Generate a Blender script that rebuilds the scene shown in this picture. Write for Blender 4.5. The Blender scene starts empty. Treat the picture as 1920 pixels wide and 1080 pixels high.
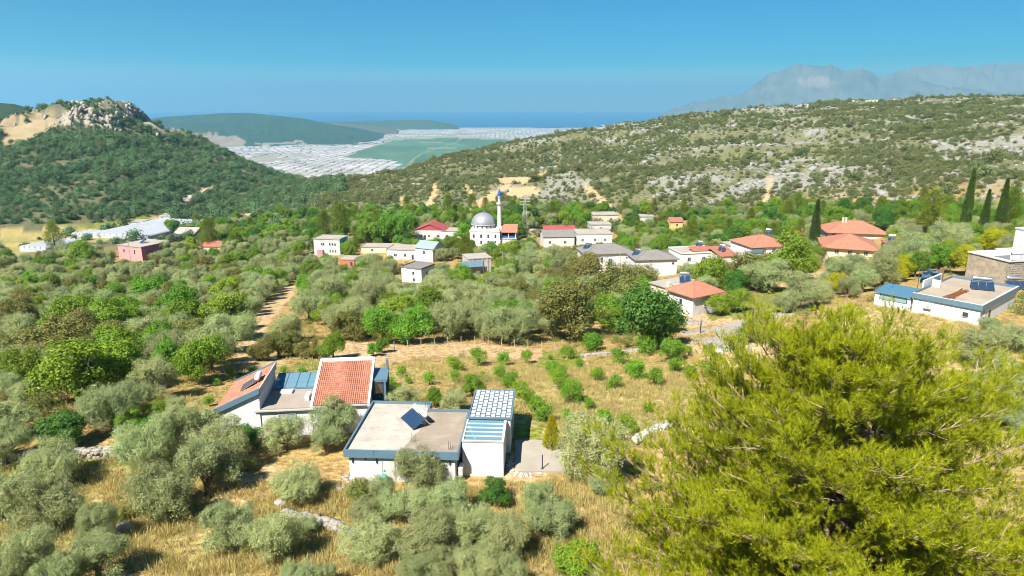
import bpy, math, random
import numpy as np
from mathutils import Vector, Matrix

random.seed(7)
rng = np.random.default_rng(7)
scene = bpy.context.scene
R = math.radians

# ------------------------------------------------------------------ camera
F = 1280.0                      # focal length in pixels of the 1920 px wide photograph
CAM_H = 29.0
PITCH = math.atan(340.0 / F)
SEA = -232.0
cam_d = bpy.data.cameras.new("camera")
cam_d.sensor_width = 36.0
cam_d.lens = 36.0 * F / 1920.0
cam_d.clip_start = 0.5
cam_d.clip_end = 120000.0
cam = bpy.data.objects.new("camera", cam_d)
scene.collection.objects.link(cam)
cam.location = (0, 0, CAM_H)
cam.rotation_euler = (math.pi / 2 - PITCH, 0, 0)
scene.camera = cam

# ------------------------------------------------------------------ sky, sun, exposure
SUN_EL, SUN_AZ = R(50), R(33)    # light travels towards +y, turned SUN_AZ towards +x
world = bpy.data.worlds.new("World")
scene.world = world
world.use_nodes = True
wn = world.node_tree
sky = wn.nodes.new("ShaderNodeTexSky")
sky.sky_type = 'NISHITA'
sky.sun_disc = False
sky.sun_elevation = SUN_EL
sky.sun_rotation = math.pi + SUN_AZ
sky.altitude = 200
sky.air_density = 1.0
sky.dust_density = 0.0
sky.ozone_density = 5.0
hs = wn.nodes.new("ShaderNodeHueSaturation")
hs.inputs['Saturation'].default_value = 3.2
hs.inputs['Hue'].default_value = 0.502
hs.inputs['Value'].default_value = 0.70
wn.links.new(sky.outputs[0], hs.inputs['Color'])
bg = wn.nodes['Background']
wn.links.new(hs.outputs[0], bg.inputs['Color'])
bg.inputs['Strength'].default_value = 0.05
sun_d = bpy.data.lights.new("sun", 'SUN')
sun_d.energy = 4.6
sun_d.angle = R(0.53)
sun_d.color = (1.0, 0.94, 0.84)
sun = bpy.data.objects.new("sun", sun_d)
scene.collection.objects.link(sun)
sdir = Vector((math.sin(SUN_AZ) * math.cos(SUN_EL), math.cos(SUN_AZ) * math.cos(SUN_EL), -math.sin(SUN_EL)))
sun.rotation_euler = sdir.to_track_quat('-Z', 'Y').to_euler()
sun.location = (-60, -90, 140)
vs = scene.view_settings
vs.view_transform = 'Standard'
vs.look = 'None'
vs.exposure = 1.45
vs.gamma = 1.0
vs.use_curve_mapping = False
scene.render.engine = 'CYCLES'
cy = scene.cycles
cy.max_bounces = 6
cy.diffuse_bounces = 2
cy.glossy_bounces = 2
cy.transmission_bounces = 4
cy.transparent_max_bounces = 6
cy.volume_bounces = 1
cy.caustics_reflective = False
cy.caustics_refractive = False
cy.use_denoising = True
cy.filter_width = 0.95

# ------------------------------------------------------------------ helpers: pixels and places
CP, SP = math.cos(PITCH), math.sin(PITCH)

def pix_ray(px, py):
    x = (px - 960.0) / F
    y = -(py - 540.0) / F
    return np.array([x, CP + y * SP, -SP + y * CP])

def project(x, y, z):
    zz = z - CAM_H
    u = y * SP + zz * CP
    w = np.maximum(y * CP - zz * SP, 0.05)
    return 960 + F * x / w, 540 - F * u / w, w

def at_z(px, py, z):
    d = pix_ray(px, py)
    t = (z - CAM_H) / d[2]
    return np.array([d[0] * t, d[1] * t, z])

def sstep(a, b, x):
    t = np.clip((x - a) / (b - a), 0, 1)
    return t * t * (3 - 2 * t)

# value noise
_perm = np.random.default_rng(11).random((256, 256))
def vnoise(x, y):
    xi = np.floor(x).astype(int); yi = np.floor(y).astype(int)
    fx = x - xi; fy = y - yi
    fx = fx * fx * (3 - 2 * fx); fy = fy * fy * (3 - 2 * fy)
    g = lambda i, j: _perm[(xi + i) & 255, (yi + j) & 255]
    return (g(0, 0) * (1 - fx) + g(1, 0) * fx) * (1 - fy) + (g(0, 1) * (1 - fx) + g(1, 1) * fx) * fy

def fbm(x, y, o=4):
    s = 0; a = 0.5; tot = 0
    for k in range(o):
        s = s + a * vnoise(x * 2 ** k + 17.3 * k, y * 2 ** k + 5.1 * k)
        tot += a; a *= 0.5
    return s / tot

# ------------------------------------------------------------------ terrain height
S = 1.16
_fy = np.array([-80, -30, 0, 22, 32, 38, 50, 55, 65, 94, 130, 165, 200, 230, 260, 340, 420, 2000.])
_fz = np.array([22, 12, 6, 2.6, 0.8, 0.0, 0.0, -0.8, -2.5, -8, -14, -20, -25.5, -27.5, -28.5, -31, -33, -40.])
_yy = np.linspace(-80, 600, 1361)
_zz = np.interp(_yy, _fy, _fz)
_k = np.hanning(25); _k /= _k.sum()
_zs = np.convolve(np.pad(_zz, 12, 'edge'), _k, 'valid')
PADS = []   # (x, y, radius, fade, z)

def near_z(x, y):
    xx = x / S; yy = y / S
    z = np.interp(yy, _yy, _zs)
    g = 0.10 * np.clip(xx - 10, 0, 80) + 0.17 * np.clip(xx - 90, 0, 120)
    z = z + g * sstep(42, 80, yy)
    z = z - 0.06 * np.clip(-xx - 40, 0, 60) * sstep(60, 140, yy)
    return z * S

# polar columns beyond the village: photo column -> (distance, height) pairs, in 1/S metres
COLS = {
 -700: [(300, -36), (500, -22), (900, 12), (1500, 10), (2300, -200)],
 -200: [(300, -35), (400, -33), (860, 8), (1100, -8), (1500, 30), (2300, -200)],
 0:   [(300, -34), (380, -35), (620, -14), (860, 9), (1050, -10), (1500, 33), (1800, -40), (2300, -200)],
 60:  [(300, -33), (385, -35), (640, -8), (880, 14), (1050, -10), (1500, 28), (1800, -60), (2300, -200)],
 110: [(300, -33), (390, -35.5), (640, -6), (900, 22), (1100, -20), (1500, 5), (2300, -200)],
 180: [(300, -33), (395, -36), (640, -5), (920, 34), (1150, -20), (2200, -200)],
 215: [(300, -33), (395, -36), (640, -6), (915, 31), (1150, -20), (2200, -200)],
 260: [(300, -33), (400, -36.5), (640, -12), (900, 22), (1150, -25), (2200, -200)],
 330: [(300, -32.5), (410, -37), (650, -24), (870, -1), (1150, -60), (2200, -200)],
 380: [(300, -32), (420, -38), (560, -40), (850, -12), (1150, -80), (2200, -200)],
 430: [(300, -32), (430, -36), (540, -43), (820, -24), (1150, -110), (2100, -200)],
 520: [(300, -32), (450, -33), (600, -44), (760, -45), (1150, -130), (2000, -200)],
 600: [(300, -32), (420, -32), (560, -32), (760, -60), (1200, -150), (1900, -200)],
 700: [(300, -31), (400, -31), (600, -30.5), (800, -60), (1300, -150), (1900, -200)],
 760: [(300, -30), (400, -29), (620, -28.5), (820, -60), (1300, -150), (1900, -200)],
 850: [(300, -29.5), (400, -26.5), (650, -18), (850, -45), (1300, -150), (1900, -200)],
 960: [(300, -29), (400, -24), (680, -10), (880, -40), (1400, -150), (2000, -200)],
 1050: [(300, -29), (400, -22), (700, -4), (900, -35), (1400, -150), (2000, -200)],
 1150: [(300, -28), (400, -20), (740, 5.5), (950, -30), (1500, -150), (2100, -200)],
 1250: [(300, -27), (400, -17), (760, 12), (1000, -25), (1500, -150), (2200, -200)],
 1350: [(300, -25), (400, -14), (780, 18), (1000, -20), (1600, -150), (2300, -200)],
 1430: [(300, -22), (400, -11), (800, 23), (1100, -15), (1700, -150), (2400, -200)],
 1550: [(300, -16), (400, -6), (820, 31), (1200, 0), (1800, -120), (2600, -200)],
 1700: [(300, -10), (400, -2), (840, 34.5), (1200, 10), (1900, -100), (2800, -200)],
 1920: [(300, -5), (400, 3), (860, 37), (1300, 20), (2000, -90), (3000, -200)],
 2300: [(300, 2), (400, 8), (880, 42), (1300, 30), (2200, -90), (3200, -200)],
 2700: [(300, 6), (400, 12), (880, 45), (1300, 30), (2200, -90), (3200, -200)],
}
_cp = sorted(COLS)
_caz = np.array([math.atan(((p - 960) / F) / (CP + 0.2 * SP)) for p in _cp])
_lr = np.linspace(math.log(290), math.log(3600), 360)
_tab = np.stack([np.interp(np.exp(_lr), [a for a, b in COLS[p]], [b for a, b in COLS[p]]) for p in _cp])
_azg = np.linspace(_caz[0], _caz[-1], 500)
_tab2 = np.stack([np.interp(_azg, _caz, _tab[:, j]) for j in range(len(_lr))], 1)
def _blur(a, n, ax):
    k = np.hanning(n + 2)[1:-1]; k /= k.sum()
    return np.apply_along_axis(lambda v: np.convolve(np.pad(v, n // 2, 'edge'), k, 'valid'), ax, a)
_tab2 = _blur(_blur(_tab2, 9, 1), 15, 0)

def far_z(x, y):
    r = np.hypot(x, y) / S
    az = np.arctan2(x, y)
    a = (np.clip(az, _azg[0], _azg[-1]) - _azg[0]) / (_azg[1] - _azg[0])
    b = (np.clip(np.log(np.maximum(r, 1)), _lr[0], _lr[-1]) - _lr[0]) / (_lr[1] - _lr[0])
    i = np.clip(np.floor(a).astype(int), 0, len(_azg) - 2); j = np.clip(np.floor(b).astype(int), 0, len(_lr) - 2)
    fa = a - i; fb = b - j
    z = (_tab2[i, j] * (1 - fa) + _tab2[i + 1, j] * fa) * (1 - fb) + (_tab2[i, j + 1] * (1 - fa) + _tab2[i + 1, j + 1] * fa) * fb
    return z * S

def ground(x, y):
    x = np.asarray(x, float); y = np.asarray(y, float)
    r = np.hypot(x, y) / S
    n = near_z(x, y)
    w = sstep(225, 315, r)
    z = n * (1 - w) + far_z(x, y) * w
    az = np.arctan2(x, y)
    hill = sstep(330, 480, r) * (1 - sstep(1300, 1900, r))
    z = z + hill * ((fbm(x / 95, y / 95, 4) - 0.5) * 16 + (fbm(x / 22 + 40, y / 22, 3) - 0.5) * 5)
    # crags round the left summit
    cx, cyy = 920 * S * math.sin(-0.548), 920 * S * math.cos(-0.548)
    d = np.hypot((x - cx), (y - cyy) * 0.8)
    rid = 1 - np.abs(2 * fbm(x / 46 + 9, y / 70 + 3, 3) - 1)
    z = z + (1 - sstep(90, 240, d)) * (rid - 0.72) * 42
    z = z + (fbm(x / 9, y / 9, 3) - 0.5) * 0.5 * (1 - sstep(250, 330, r))
    for (px_, py_, rad, fade, pz) in PADS:
        dd = np.hypot(x - px_, y - py_)
        ww = 1 - sstep(rad, rad + fade, dd)
        z = z * (1 - ww) + pz * ww
    return z

PADS += [(-8, 52, 10, 7, 0.0), (-19, 60, 7, 6, -0.3), (70, 99, 13, 8, -0.9)]
_ts = np.exp(np.linspace(math.log(12), math.log(4000), 1400))
def at(px, py):
    """terrain point seen at a photo pixel, and metres per photo pixel there"""
    d = pix_ray(px, py)
    X = d[0] * _ts; Y = d[1] * _ts; Z = CAM_H + d[2] * _ts
    g = ground(X, Y)
    below = np.where(Z < g)[0]
    i = below[0] if len(below) else len(_ts) - 1
    if i > 0:
        a, b = _ts[i - 1], _ts[i]
        ha = CAM_H + d[2] * a - g[i - 1]; hb = Z[i] - g[i]
        t = a + (b - a) * (ha / (ha - hb + 1e-9)) if len(below) else b
    else:
        t = _ts[0]
    p = d * t
    x, y = p[0], p[1]
    return np.array([x, y, float(ground(x, y))]), t / F

# ------------------------------------------------------------------ helpers: materials
MATS = {}
def nodes_of(name):
    m = bpy.data.materials.new(name)
    m.use_nodes = True
    nt = m.node_tree
    return m, nt, nt.nodes, nt.links, nt.nodes['Principled BSDF']

def mixcol(nt, fac, a, b, mode='MIX'):
    n = nt.nodes.new('ShaderNodeMix'); n.data_type = 'RGBA'; n.blend_type = mode
    for sock, val in ((n.inputs[0], fac), (n.inputs[6], a), (n.inputs[7], b)):
        if isinstance(val, bpy.types.NodeSocket): nt.links.new(val, sock)
        elif isinstance(val, (tuple, list)): sock.default_value = (*val[:3], 1)
        else: sock.default_value = val
    return n.outputs[2]

def noise_fac(nt, scale, detail=4, lo=0.35, hi=0.65, coord='Object', rough=0.6):
    tc = nt.nodes.new('ShaderNodeTexCoord')
    n = nt.nodes.new('ShaderNodeTexNoise')
    n.inputs['Scale'].default_value = scale
    n.inputs['Detail'].default_value = detail
    n.inputs['Roughness'].default_value = rough
    nt.links.new(tc.outputs[coord], n.inputs['Vector'])
    mr = nt.nodes.new('ShaderNodeMapRange')
    mr.inputs[1].default_value = lo; mr.inputs[2].default_value = hi
    nt.links.new(n.outputs[0], mr.inputs[0])
    return mr.outputs[0]

def paint(name, col, rough=0.7, var=0.12, scale=1.5, dirt=None, dirt_amt=0.25, bump=0.0, metal=0.0, spec=0.3):
    """plain surface with weathering: broad tone shifts, finer stains and slight relief"""
    if name in MATS: return MATS[name]
    m, nt, N, L, b = nodes_of(name)
    c2 = tuple(max(0, c * (1 - var * 2)) for c in col)
    c = mixcol(nt, noise_fac(nt, scale), col, c2)
    if dirt:
        f = noise_fac(nt, scale * 2.3, 6, 0.5, 0.78)
        mu = N.new('ShaderNodeMath'); mu.operation = 'MULTIPLY'; mu.inputs[1].default_value = dirt_amt
        L.new(f, mu.inputs[0])
        c = mixcol(nt, mu.outputs[0], c, dirt)
    L.new(c, b.inputs['Base Color'])
    b.inputs['Roughness'].default_value = rough
    b.inputs['Metallic'].default_value = metal
    b.inputs['Specular IOR Level'].default_value = spec
    if bump:
        bn = N.new('ShaderNodeBump'); bn.inputs['Strength'].default_value = bump; bn.inputs['Distance'].default_value = 0.03
        L.new(noise_fac(nt, 14, 5, 0.2, 0.8), bn.inputs['Height']); L.new(bn.outputs[0], b.inputs['Normal'])
    MATS[name] = m
    return m

def glass(name, col, rough=0.06):
    if name in MATS: return MATS[name]
    m, nt, N, L, b = nodes_of(name)
    b.inputs['Base Color'].default_value = (*col, 1)
    b.inputs['Roughness'].default_value = rough
    b.inputs['Specular IOR Level'].default_value = 0.9
    b.inputs['Coat Weight'].default_value = 0.4
    MATS[name] = m
    return m

def clear_glass(name, tint, amount):
    if name in MATS: return MATS[name]
    m, nt, N, L, b = nodes_of(name)
    tr = N.new('ShaderNodeBsdfTransparent'); tr.inputs[0].default_value = (*tint, 1)
    b.inputs['Base Color'].default_value = (0.25, 0.42, 0.5, 1); b.inputs['Roughness'].default_value = 0.05
    mx = N.new('ShaderNodeMixShader'); mx.inputs[0].default_value = amount
    L.new(tr.outputs[0], mx.inputs[1]); L.new(b.outputs[0], mx.inputs[2])
    L.new(mx.outputs[0], N['Material Output'].inputs[0])
    MATS[name] = m
    return m

def leafmat(name, ca, cb, trans=0.35, spec=0.25, vary=0.25, hue=0.02):
    """leaves: tone differs from leaf to leaf, limb to limb and tree to tree; light passes through"""
    if name in MATS: return MATS[name]
    m, nt, N, L, b = nodes_of(name)
    geo = N.new('ShaderNodeNewGeometry')
    oi = N.new('ShaderNodeObjectInfo')
    nf = noise_fac(nt, 1.1, 3, 0.3, 0.7)
    add = N.new('ShaderNodeMath'); add.operation = 'MULTIPLY_ADD'; add.inputs[1].default_value = 0.5
    half = N.new('ShaderNodeMath'); half.operation = 'MULTIPLY'; half.inputs[1].default_value = 0.5
    L.new(nf, half.inputs[0]); L.new(geo.outputs['Random Per Island'], add.inputs[0]); L.new(half.outputs[0], add.inputs[2])
    c = mixcol(nt, add.outputs[0], ca, cb)
    h = N.new('ShaderNodeHueSaturation')
    mr = N.new('ShaderNodeMapRange'); mr.inputs[3].default_value = 1 - vary; mr.inputs[4].default_value = 1 + vary
    L.new(oi.outputs['Random'], mr.inputs[0]); L.new(mr.outputs[0], h.inputs['Value'])
    fr = N.new('ShaderNodeMath'); fr.operation = 'MULTIPLY'; fr.inputs[1].default_value = 7.31
    L.new(oi.outputs['Random'], fr.inputs[0])
    fr2 = N.new('ShaderNodeMath'); fr2.operation = 'FRACT'; L.new(fr.outputs[0], fr2.inputs[0])
    mr2 = N.new('ShaderNodeMapRange'); mr2.inputs[3].default_value = 0.5 - hue; mr2.inputs[4].default_value = 0.5 + hue
    L.new(fr2.outputs[0], mr2.inputs[0]); L.new(mr2.outputs[0], h.inputs['Hue'])
    L.new(c, h.inputs['Color'])
    L.new(h.outputs[0], b.inputs['Base Color'])
    b.inputs['Roughness'].default_value = 0.5
    b.inputs['Specular IOR Level'].default_value = spec
    t = N.new('ShaderNodeBsdfTranslucent')
    L.new(mixcol(nt, 0.5, h.outputs[0], (ca[0] * 1.7, ca[1] * 1.8, ca[2])), t.inputs[0])
    mx = N.new('ShaderNodeMixShader'); mx.inputs[0].default_value = trans
    L.new(b.outputs[0], mx.inputs[1]); L.new(t.outputs[0], mx.inputs[2])
    L.new(mx.outputs[0], N['Material Output'].inputs[0])
    MATS[name] = m
    return m

# ------------------------------------------------------------------ helpers: meshes and objects
def link(o):
    scene.collection.objects.link(o)
    return o

def tag(o, label=None, cat=None, group=None, kind=None):
    if label: o['label'] = label
    if cat: o['category'] = cat
    if group: o['group'] = group
    if kind: o['kind'] = kind
    return o

def thing(name, label, cat, loc=(0, 0, 0), rz=0, group=None):
    o = bpy.data.objects.new(name, None)
    o.empty_display_size = 0.3
    o.location = loc; o.rotation_euler = (0, 0, rz)
    return tag(link(o), label, cat, group)

class MB:
    def __init__(s): s.v = []; s.f = []
    def add(s, vs_, fs_):
        k = len(s.v); s.v += [tuple(p) for p in vs_]; s.f += [tuple(i + k for i in q) for q in fs_]; return s
    def box(s, x0, y0, z0, x1, y1, z1, M=None):
        p = [(x0, y0, z0), (x1, y0, z0), (x1, y1, z0), (x0, y1, z0), (x0, y0, z1), (x1, y0, z1), (x1, y1, z1), (x0, y1, z1)]
        if M is not None: p = [tuple(M @ Vector(q)) for q in p]
        return s.add(p, [(0, 3, 2, 1), (4, 5, 6, 7), (0, 1, 5, 4), (1, 2, 6, 5), (2, 3, 7, 6), (3, 0, 4, 7)])
    def prism(s, poly, z0, z1):
        n = len(poly)
        z0f = z0 if callable(z0) else (lambda x, y: z0); z1f = z1 if callable(z1) else (lambda x, y: z1)
        p = [(x, y, z0f(x, y)) for x, y in poly] + [(x, y, z1f(x, y)) for x, y in poly]
        return s.add(p, [tuple(range(n))[::-1], tuple(range(n, 2 * n))] + [(i, (i + 1) % n, n + (i + 1) % n, n + i) for i in range(n)])
    def solid(s, pts4, th):
        """slab from four top points, thickness th downwards"""
        p = [tuple(q) for q in pts4] + [(q[0], q[1], q[2] - th) for q in pts4]
        return s.add(p, [(0, 1, 2, 3), (7, 6, 5, 4)] + [(i + 4, (i + 1) % 4 + 4, (i + 1) % 4, i) for i in range(4)])
    def tube(s, pts, rad, n=6, cap=True):
        pts = [Vector(p) for p in pts]
        if not hasattr(rad, '__len__'): rad = [rad] * len(pts)
        rings = []
        for i, p in enumerate(pts):
            d = (pts[min(i + 1, len(pts) - 1)] - pts[max(i - 1, 0)]).normalized()
            a = d.orthogonal().normalized() if i == 0 else (rings[-1][1] - d * rings[-1][1].dot(d)).normalized()
            rings.append((p, a, d.cross(a), rad[i]))
        k = len(s.v)
        for p, a, b, r in rings:
            for j in range(n):
                t = 2 * math.pi * j / n
                s.v.append(tuple(p + a * (r * math.cos(t)) + b * (r * math.sin(t))))
        for i in range(len(pts) - 1):
            for j in range(n):
                j2 = (j + 1) % n
                s.f.append((k + i * n + j, k + i * n + j2, k + (i + 1) * n + j2, k + (i + 1) * n + j))
        if cap:
            s.f.append(tuple(k + j for j in range(n))[::-1]); s.f.append(tuple(k + (len(pts) - 1) * n + j for j in range(n)))
        return s
    def lathe(s, prof, c=(0, 0, 0), n=20):
        k = len(s.v)
        for r, z in prof:
            for j in range(n):
                t = 2 * math.pi * j / n
                s.v.append((c[0] + r * math.cos(t), c[1] + r * math.sin(t), c[2] + z))
        for i in range(len(prof) - 1):
            for j in range(n):
                j2 = (j + 1) % n
                s.f.append((k + i * n + j, k + i * n + j2, k + (i + 1) * n + j2, k + (i + 1) * n + j))
        s.f.append(tuple(k + (len(prof) - 1) * n + j for j in range(n)))
        return s
    def mesh(s, name, smooth=False):
        me = bpy.data.meshes.new(name)
        me.from_pydata(s.v, [], s.f); me.update()
        if smooth: me.shade_smooth()
        return me
    def build(s, name, mat, parent=None, smooth=False, bevel=0):
        o = bpy.data.objects.new(name, s.mesh(name, smooth))
        if mat: o.data.materials.append(mat)
        if parent: o.parent = parent
        if bevel:
            bv = o.modifiers.new('bevel', 'BEVEL'); bv.width = bevel; bv.segments = 2; bv.limit_method = 'ANGLE'
        return link(o)

def box(name, mat, parent, x0, y0, z0, x1, y1, z1, bevel=0):
    return MB().box(x0, y0, z0, x1, y1, z1).build(name, mat, parent, bevel=bevel)

def np_mesh(name, verts, faces, mat=None):
    """fast mesh from arrays; faces (n,k)"""
    me = bpy.data.meshes.new(name)
    nv = len(verts); nf, k = faces.shape
    me.vertices.add(nv); me.vertices.foreach_set('co', np.ascontiguousarray(verts, np.float32).ravel())
    me.loops.add(nf * k); me.loops.foreach_set('vertex_index', faces.astype(np.int32).ravel())
    me.polygons.add(nf); me.polygons.foreach_set('loop_start', np.arange(0, nf * k, k, dtype=np.int32))
    me.update(calc_edges=True)
    if mat: me.materials.append(mat)
    return me

# ------------------------------------------------------------------ the ground sheet
def in_poly(px, py, poly):
    inside = np.zeros(px.shape, bool)
    n = len(poly)
    for i in range(n):
        x1, y1 = poly[i]; x2, y2 = poly[(i + 1) % n]
        c = ((y1 > py) != (y2 > py)) & (px < (x2 - x1) * (py - y1) / (y2 - y1 + 1e-9) + x1)
        inside ^= c
    return inside

SOIL_TRACKS = [   # bare earth: tracks, field edges, cuttings
 [(455, 690), (440, 655), (470, 600), (520, 545), (570, 520), (590, 528), (545, 560), (500, 610), (500, 660), (560, 690)],
 [(600, 672), (620, 642), (800, 640), (1010, 652), (1100, 668), (1100, 690), (960, 672), (800, 668), (690, 690)],
 [(790, 392), (806, 392), (818, 372), (822, 345), (812, 345), (806, 368)],
 [(750, 392), (756, 392), (757, 368), (749, 368)],
 [(866, 345), (872, 343), (890, 362), (882, 365)],
 [(950, 345), (1010, 352), (1012, 362), (975, 372), (940, 362), (900, 402), (870, 398), (880, 385)],
 [(925, 335), (1000, 330), (1030, 318), (1030, 326), (985, 345), (940, 345)],
 [(350, 383), (340, 378), (372, 358), (420, 343), (424, 347), (385, 362)],
 [(436, 402), (470, 398), (490, 412), (440, 418)],
 [(1262, 616), (1300, 590), (1390, 560), (1500, 520), (1590, 492), (1600, 510), (1540, 560), (1470, 600), (1320, 612)],
 [(1290, 640), (1420, 640), (1480, 600), (1450, 690), (1330, 690)],
 [(960, 850), (1015, 845), (1040, 880), (1000, 905), (945, 900)],
 [(430, 905), (520, 870), (560, 900), (470, 960), (400, 930)],
 [(1060, 900), (1140, 910), (1150, 1040), (1090, 990), (1050, 940)],
 [(1090, 350), (1100, 340), (1180, 420), (1170, 425)], [(1440, 330), (1452, 330), (1440, 400), (1424, 402)],
]
SUMMIT = [(105, 222), (135, 198), (200, 186), (250, 198), (285, 218), (330, 248), (318, 252), (262, 226), (238, 232), (222, 262), (205, 278), (190, 245), (150, 236), (120, 240)]
GREEN_PATCH = [
 [(0, 862), (70, 862), (60, 900), (0, 915)], [(960, 800), (1020, 795), (1010, 826), (955, 826)],
 [(1320, 560), (1470, 540), (1480, 585), (1400, 600), (1330, 600)], [(1020, 655), (1100, 660), (1080, 690), (1000, 690)],
 [(160, 420), (270, 404), (290, 412), (170, 432)], [(560, 680), (640, 675), (640, 690), (520, 702)],
]
GOLD = [
 [(0, 1080), (0, 850), (240, 850), (600, 900), (700, 930), (1060, 900), (1180, 900), (1180, 1080)],
 [(720, 680), (900, 690), (1300, 690), (1330, 830), (1060, 850), (960, 830), (960, 700), (720, 720)],
 [(1540, 560), (1920, 620), (1920, 900), (1700, 860), (1560, 700)],
 [(0, 430), (60, 432), (200, 416), (290, 405), (315, 420), (250, 442), (120, 464), (0, 482)],
 [(0, 225), (100, 205), (150, 215), (90, 245), (60, 272), (0, 280)],
]
azs = np.concatenate([np.linspace(-math.pi, R(-52), 40, endpoint=False), np.linspace(R(-52), R(52), 560, endpoint=False), np.linspace(R(52), math.pi, 40, endpoint=False)])
rs = np.concatenate([np.exp(np.linspace(math.log(3.0), math.log(1500.0), 330)), np.exp(np.linspace(math.log(1530), math.log(9600), 60)), [11000, 13000]])
AZ, RR = np.meshgrid(azs, rs, indexing='ij')
GX = RR * np.sin(AZ); GY = RR * np.cos(AZ)
GZ = ground(GX, GY)
coast = 9000 + (fbm(AZ * 14, AZ * 0 + 2, 3) - 0.5) * 900
GZ = np.where(RR > coast, SEA - 6, GZ)
nA, nR = AZ.shape
V = np.stack([GX, GY, GZ], -1).reshape(-1, 3)
V = np.vstack([V, [[0, 0, float(ground(0., 0.))]]])
ii, jj = np.meshgrid(np.arange(nA), np.arange(nR - 1), indexing='ij')
i2 = (ii + 1) % nA
FQ = np.stack([ii * nR + jj, ii * nR + jj + 1, i2 * nR + jj + 1, i2 * nR + jj], -1).reshape(-1, 4)

def zone(polys, px, py, rr, lo, hi):
    m = np.zeros(px.shape, bool)
    for p in polys:
        m |= in_poly(px, py, p)
    return m & (rr > lo) & (rr < hi)

def ground_colour(x, y, z):
    """real colours of earth, dry grass, rock and fields at a place"""
    px, py, w = project(x, y, z)
    wob = 7
    px = px + (fbm(x / 4, y / 4, 2) - .5) * wob * 2; py = py + (fbm(x / 4 + 31, y / 4, 2) - .5) * wob
    r = np.hypot(x, y)
    n1 = fbm(x / 12, y / 12, 4)[..., None]; n2 = fbm(x / 3 + 50, y / 3, 3)[..., None]
    c = lambda *a: np.array(a)
    col = c(.30, .205, .085) * (1 - n1) + c(.40, .285, .13) * n1                 # grove floor
    gold = c(.35, .27, .105) * (1 - n2) + c(.44, .37, .19) * n2
    gold = gold * (1 - .7 * sstep(.48, .64, n1)) + c(.21, .215, .07) * .7 * sstep(.48, .64, n1)
    k = zone(GOLD, px, py, r, 5, 1400)[..., None]
    col = np.where(k, gold, col)
    # hillsides: pale earth with grey rock
    hillm = sstep(330, 420, r)[..., None]
    rk = sstep(.52, .60, fbm(x / 21 + 300, y / 21, 4) * .6 + fbm(x / 70, y / 70 + 9, 2) * .4)[..., None] * sstep(-.12, .12, np.arctan2(x, y))[..., None]
    hc = (c(.12, .13, .06) * (1 - n2) + c(.205, .195, .12) * n2) * (1 - rk) + c(.27, .265, .245) * (.75 + .5 * n2) * rk
    lm = sstep(-.28, -.36, np.arctan2(x, y))[..., None]
    hc = hc * (1 - lm) + (c(.085, .095, .05) * (1 - n2) + c(.17, .16, .10) * n2) * lm
    hc = np.where(k & (r[..., None] > 600), c(.31, .25, .165) * (.8 + .4 * n1), hc)
    hc = np.where((lm > .5) & (r[..., None] > 1150), c(.035, .06, .025) * (.7 + .6 * n1), hc)
    sm = in_poly(px, py, SUMMIT)[..., None] & (r[..., None] > 600)
    st = vnoise(x / 5.0 + y * .01, y / 90)[..., None]
    hc = np.where(sm, c(.15, .13, .10) * (1 - st) + c(.44, .38, .33) * st, hc)
    kk = k & (r[..., None] < 600)
    col = np.where(kk, col, col * (1 - hillm) + hc * hillm)
    so = zone(SOIL_TRACKS, px, py, r, 5, 1200)[..., None]
    col = np.where(so, (c(.46, .30, .16) * (1 - n2) + c(.52, .38, .24) * n2), col)
    gr = zone(GREEN_PATCH, px, py, r, 5, 700)[..., None]
    col = np.where(gr, c(.19, .20, .045) * (.8 + .5 * n2), col)
    # coastal plain: green marsh fields in the middle, pale plots elsewhere
    plain = (sstep(1500, 1900, r) * (z < SEA + 45))[..., None]
    p2, q2, _ = project(x, y, z)
    marsh = in_poly(p2, q2, [(640, 295), (740, 262), (840, 258), (1080, 268), (980, 300), (860, 300), (760, 318), (742, 300)]) | in_poly(p2, q2, [(700, 290), (800, 262), (960, 275), (820, 330), (745, 322)])
    plots = vnoise(x / 160 + (vnoise(x / 400, y / 400) * 2), y / 420)[..., None]
    pc = c(.24, .235, .19) * (1 - plots) + c(.34, .32, .285) * plots
    ln_ = (np.abs(np.sin(x / 150 + .3 * np.sin(y / 500))) < .05) | (np.abs(np.sin(y / 240)) < .04)
    lag = c(.075, .15, .095) * (.65 + .7 * plots) * (.85 + .3 * vnoise(x / 60, y / 200)[..., None])
    lag = np.where(ln_[..., None], c(.20, .22, .15), lag)
    pc = np.where(marsh[..., None], lag, pc)
    col = col * (1 - plain) + pc * plain
    return np.clip(col, 0, 1)

GC = ground_colour(V[:, 0], V[:, 1], V[:, 2])

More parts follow.
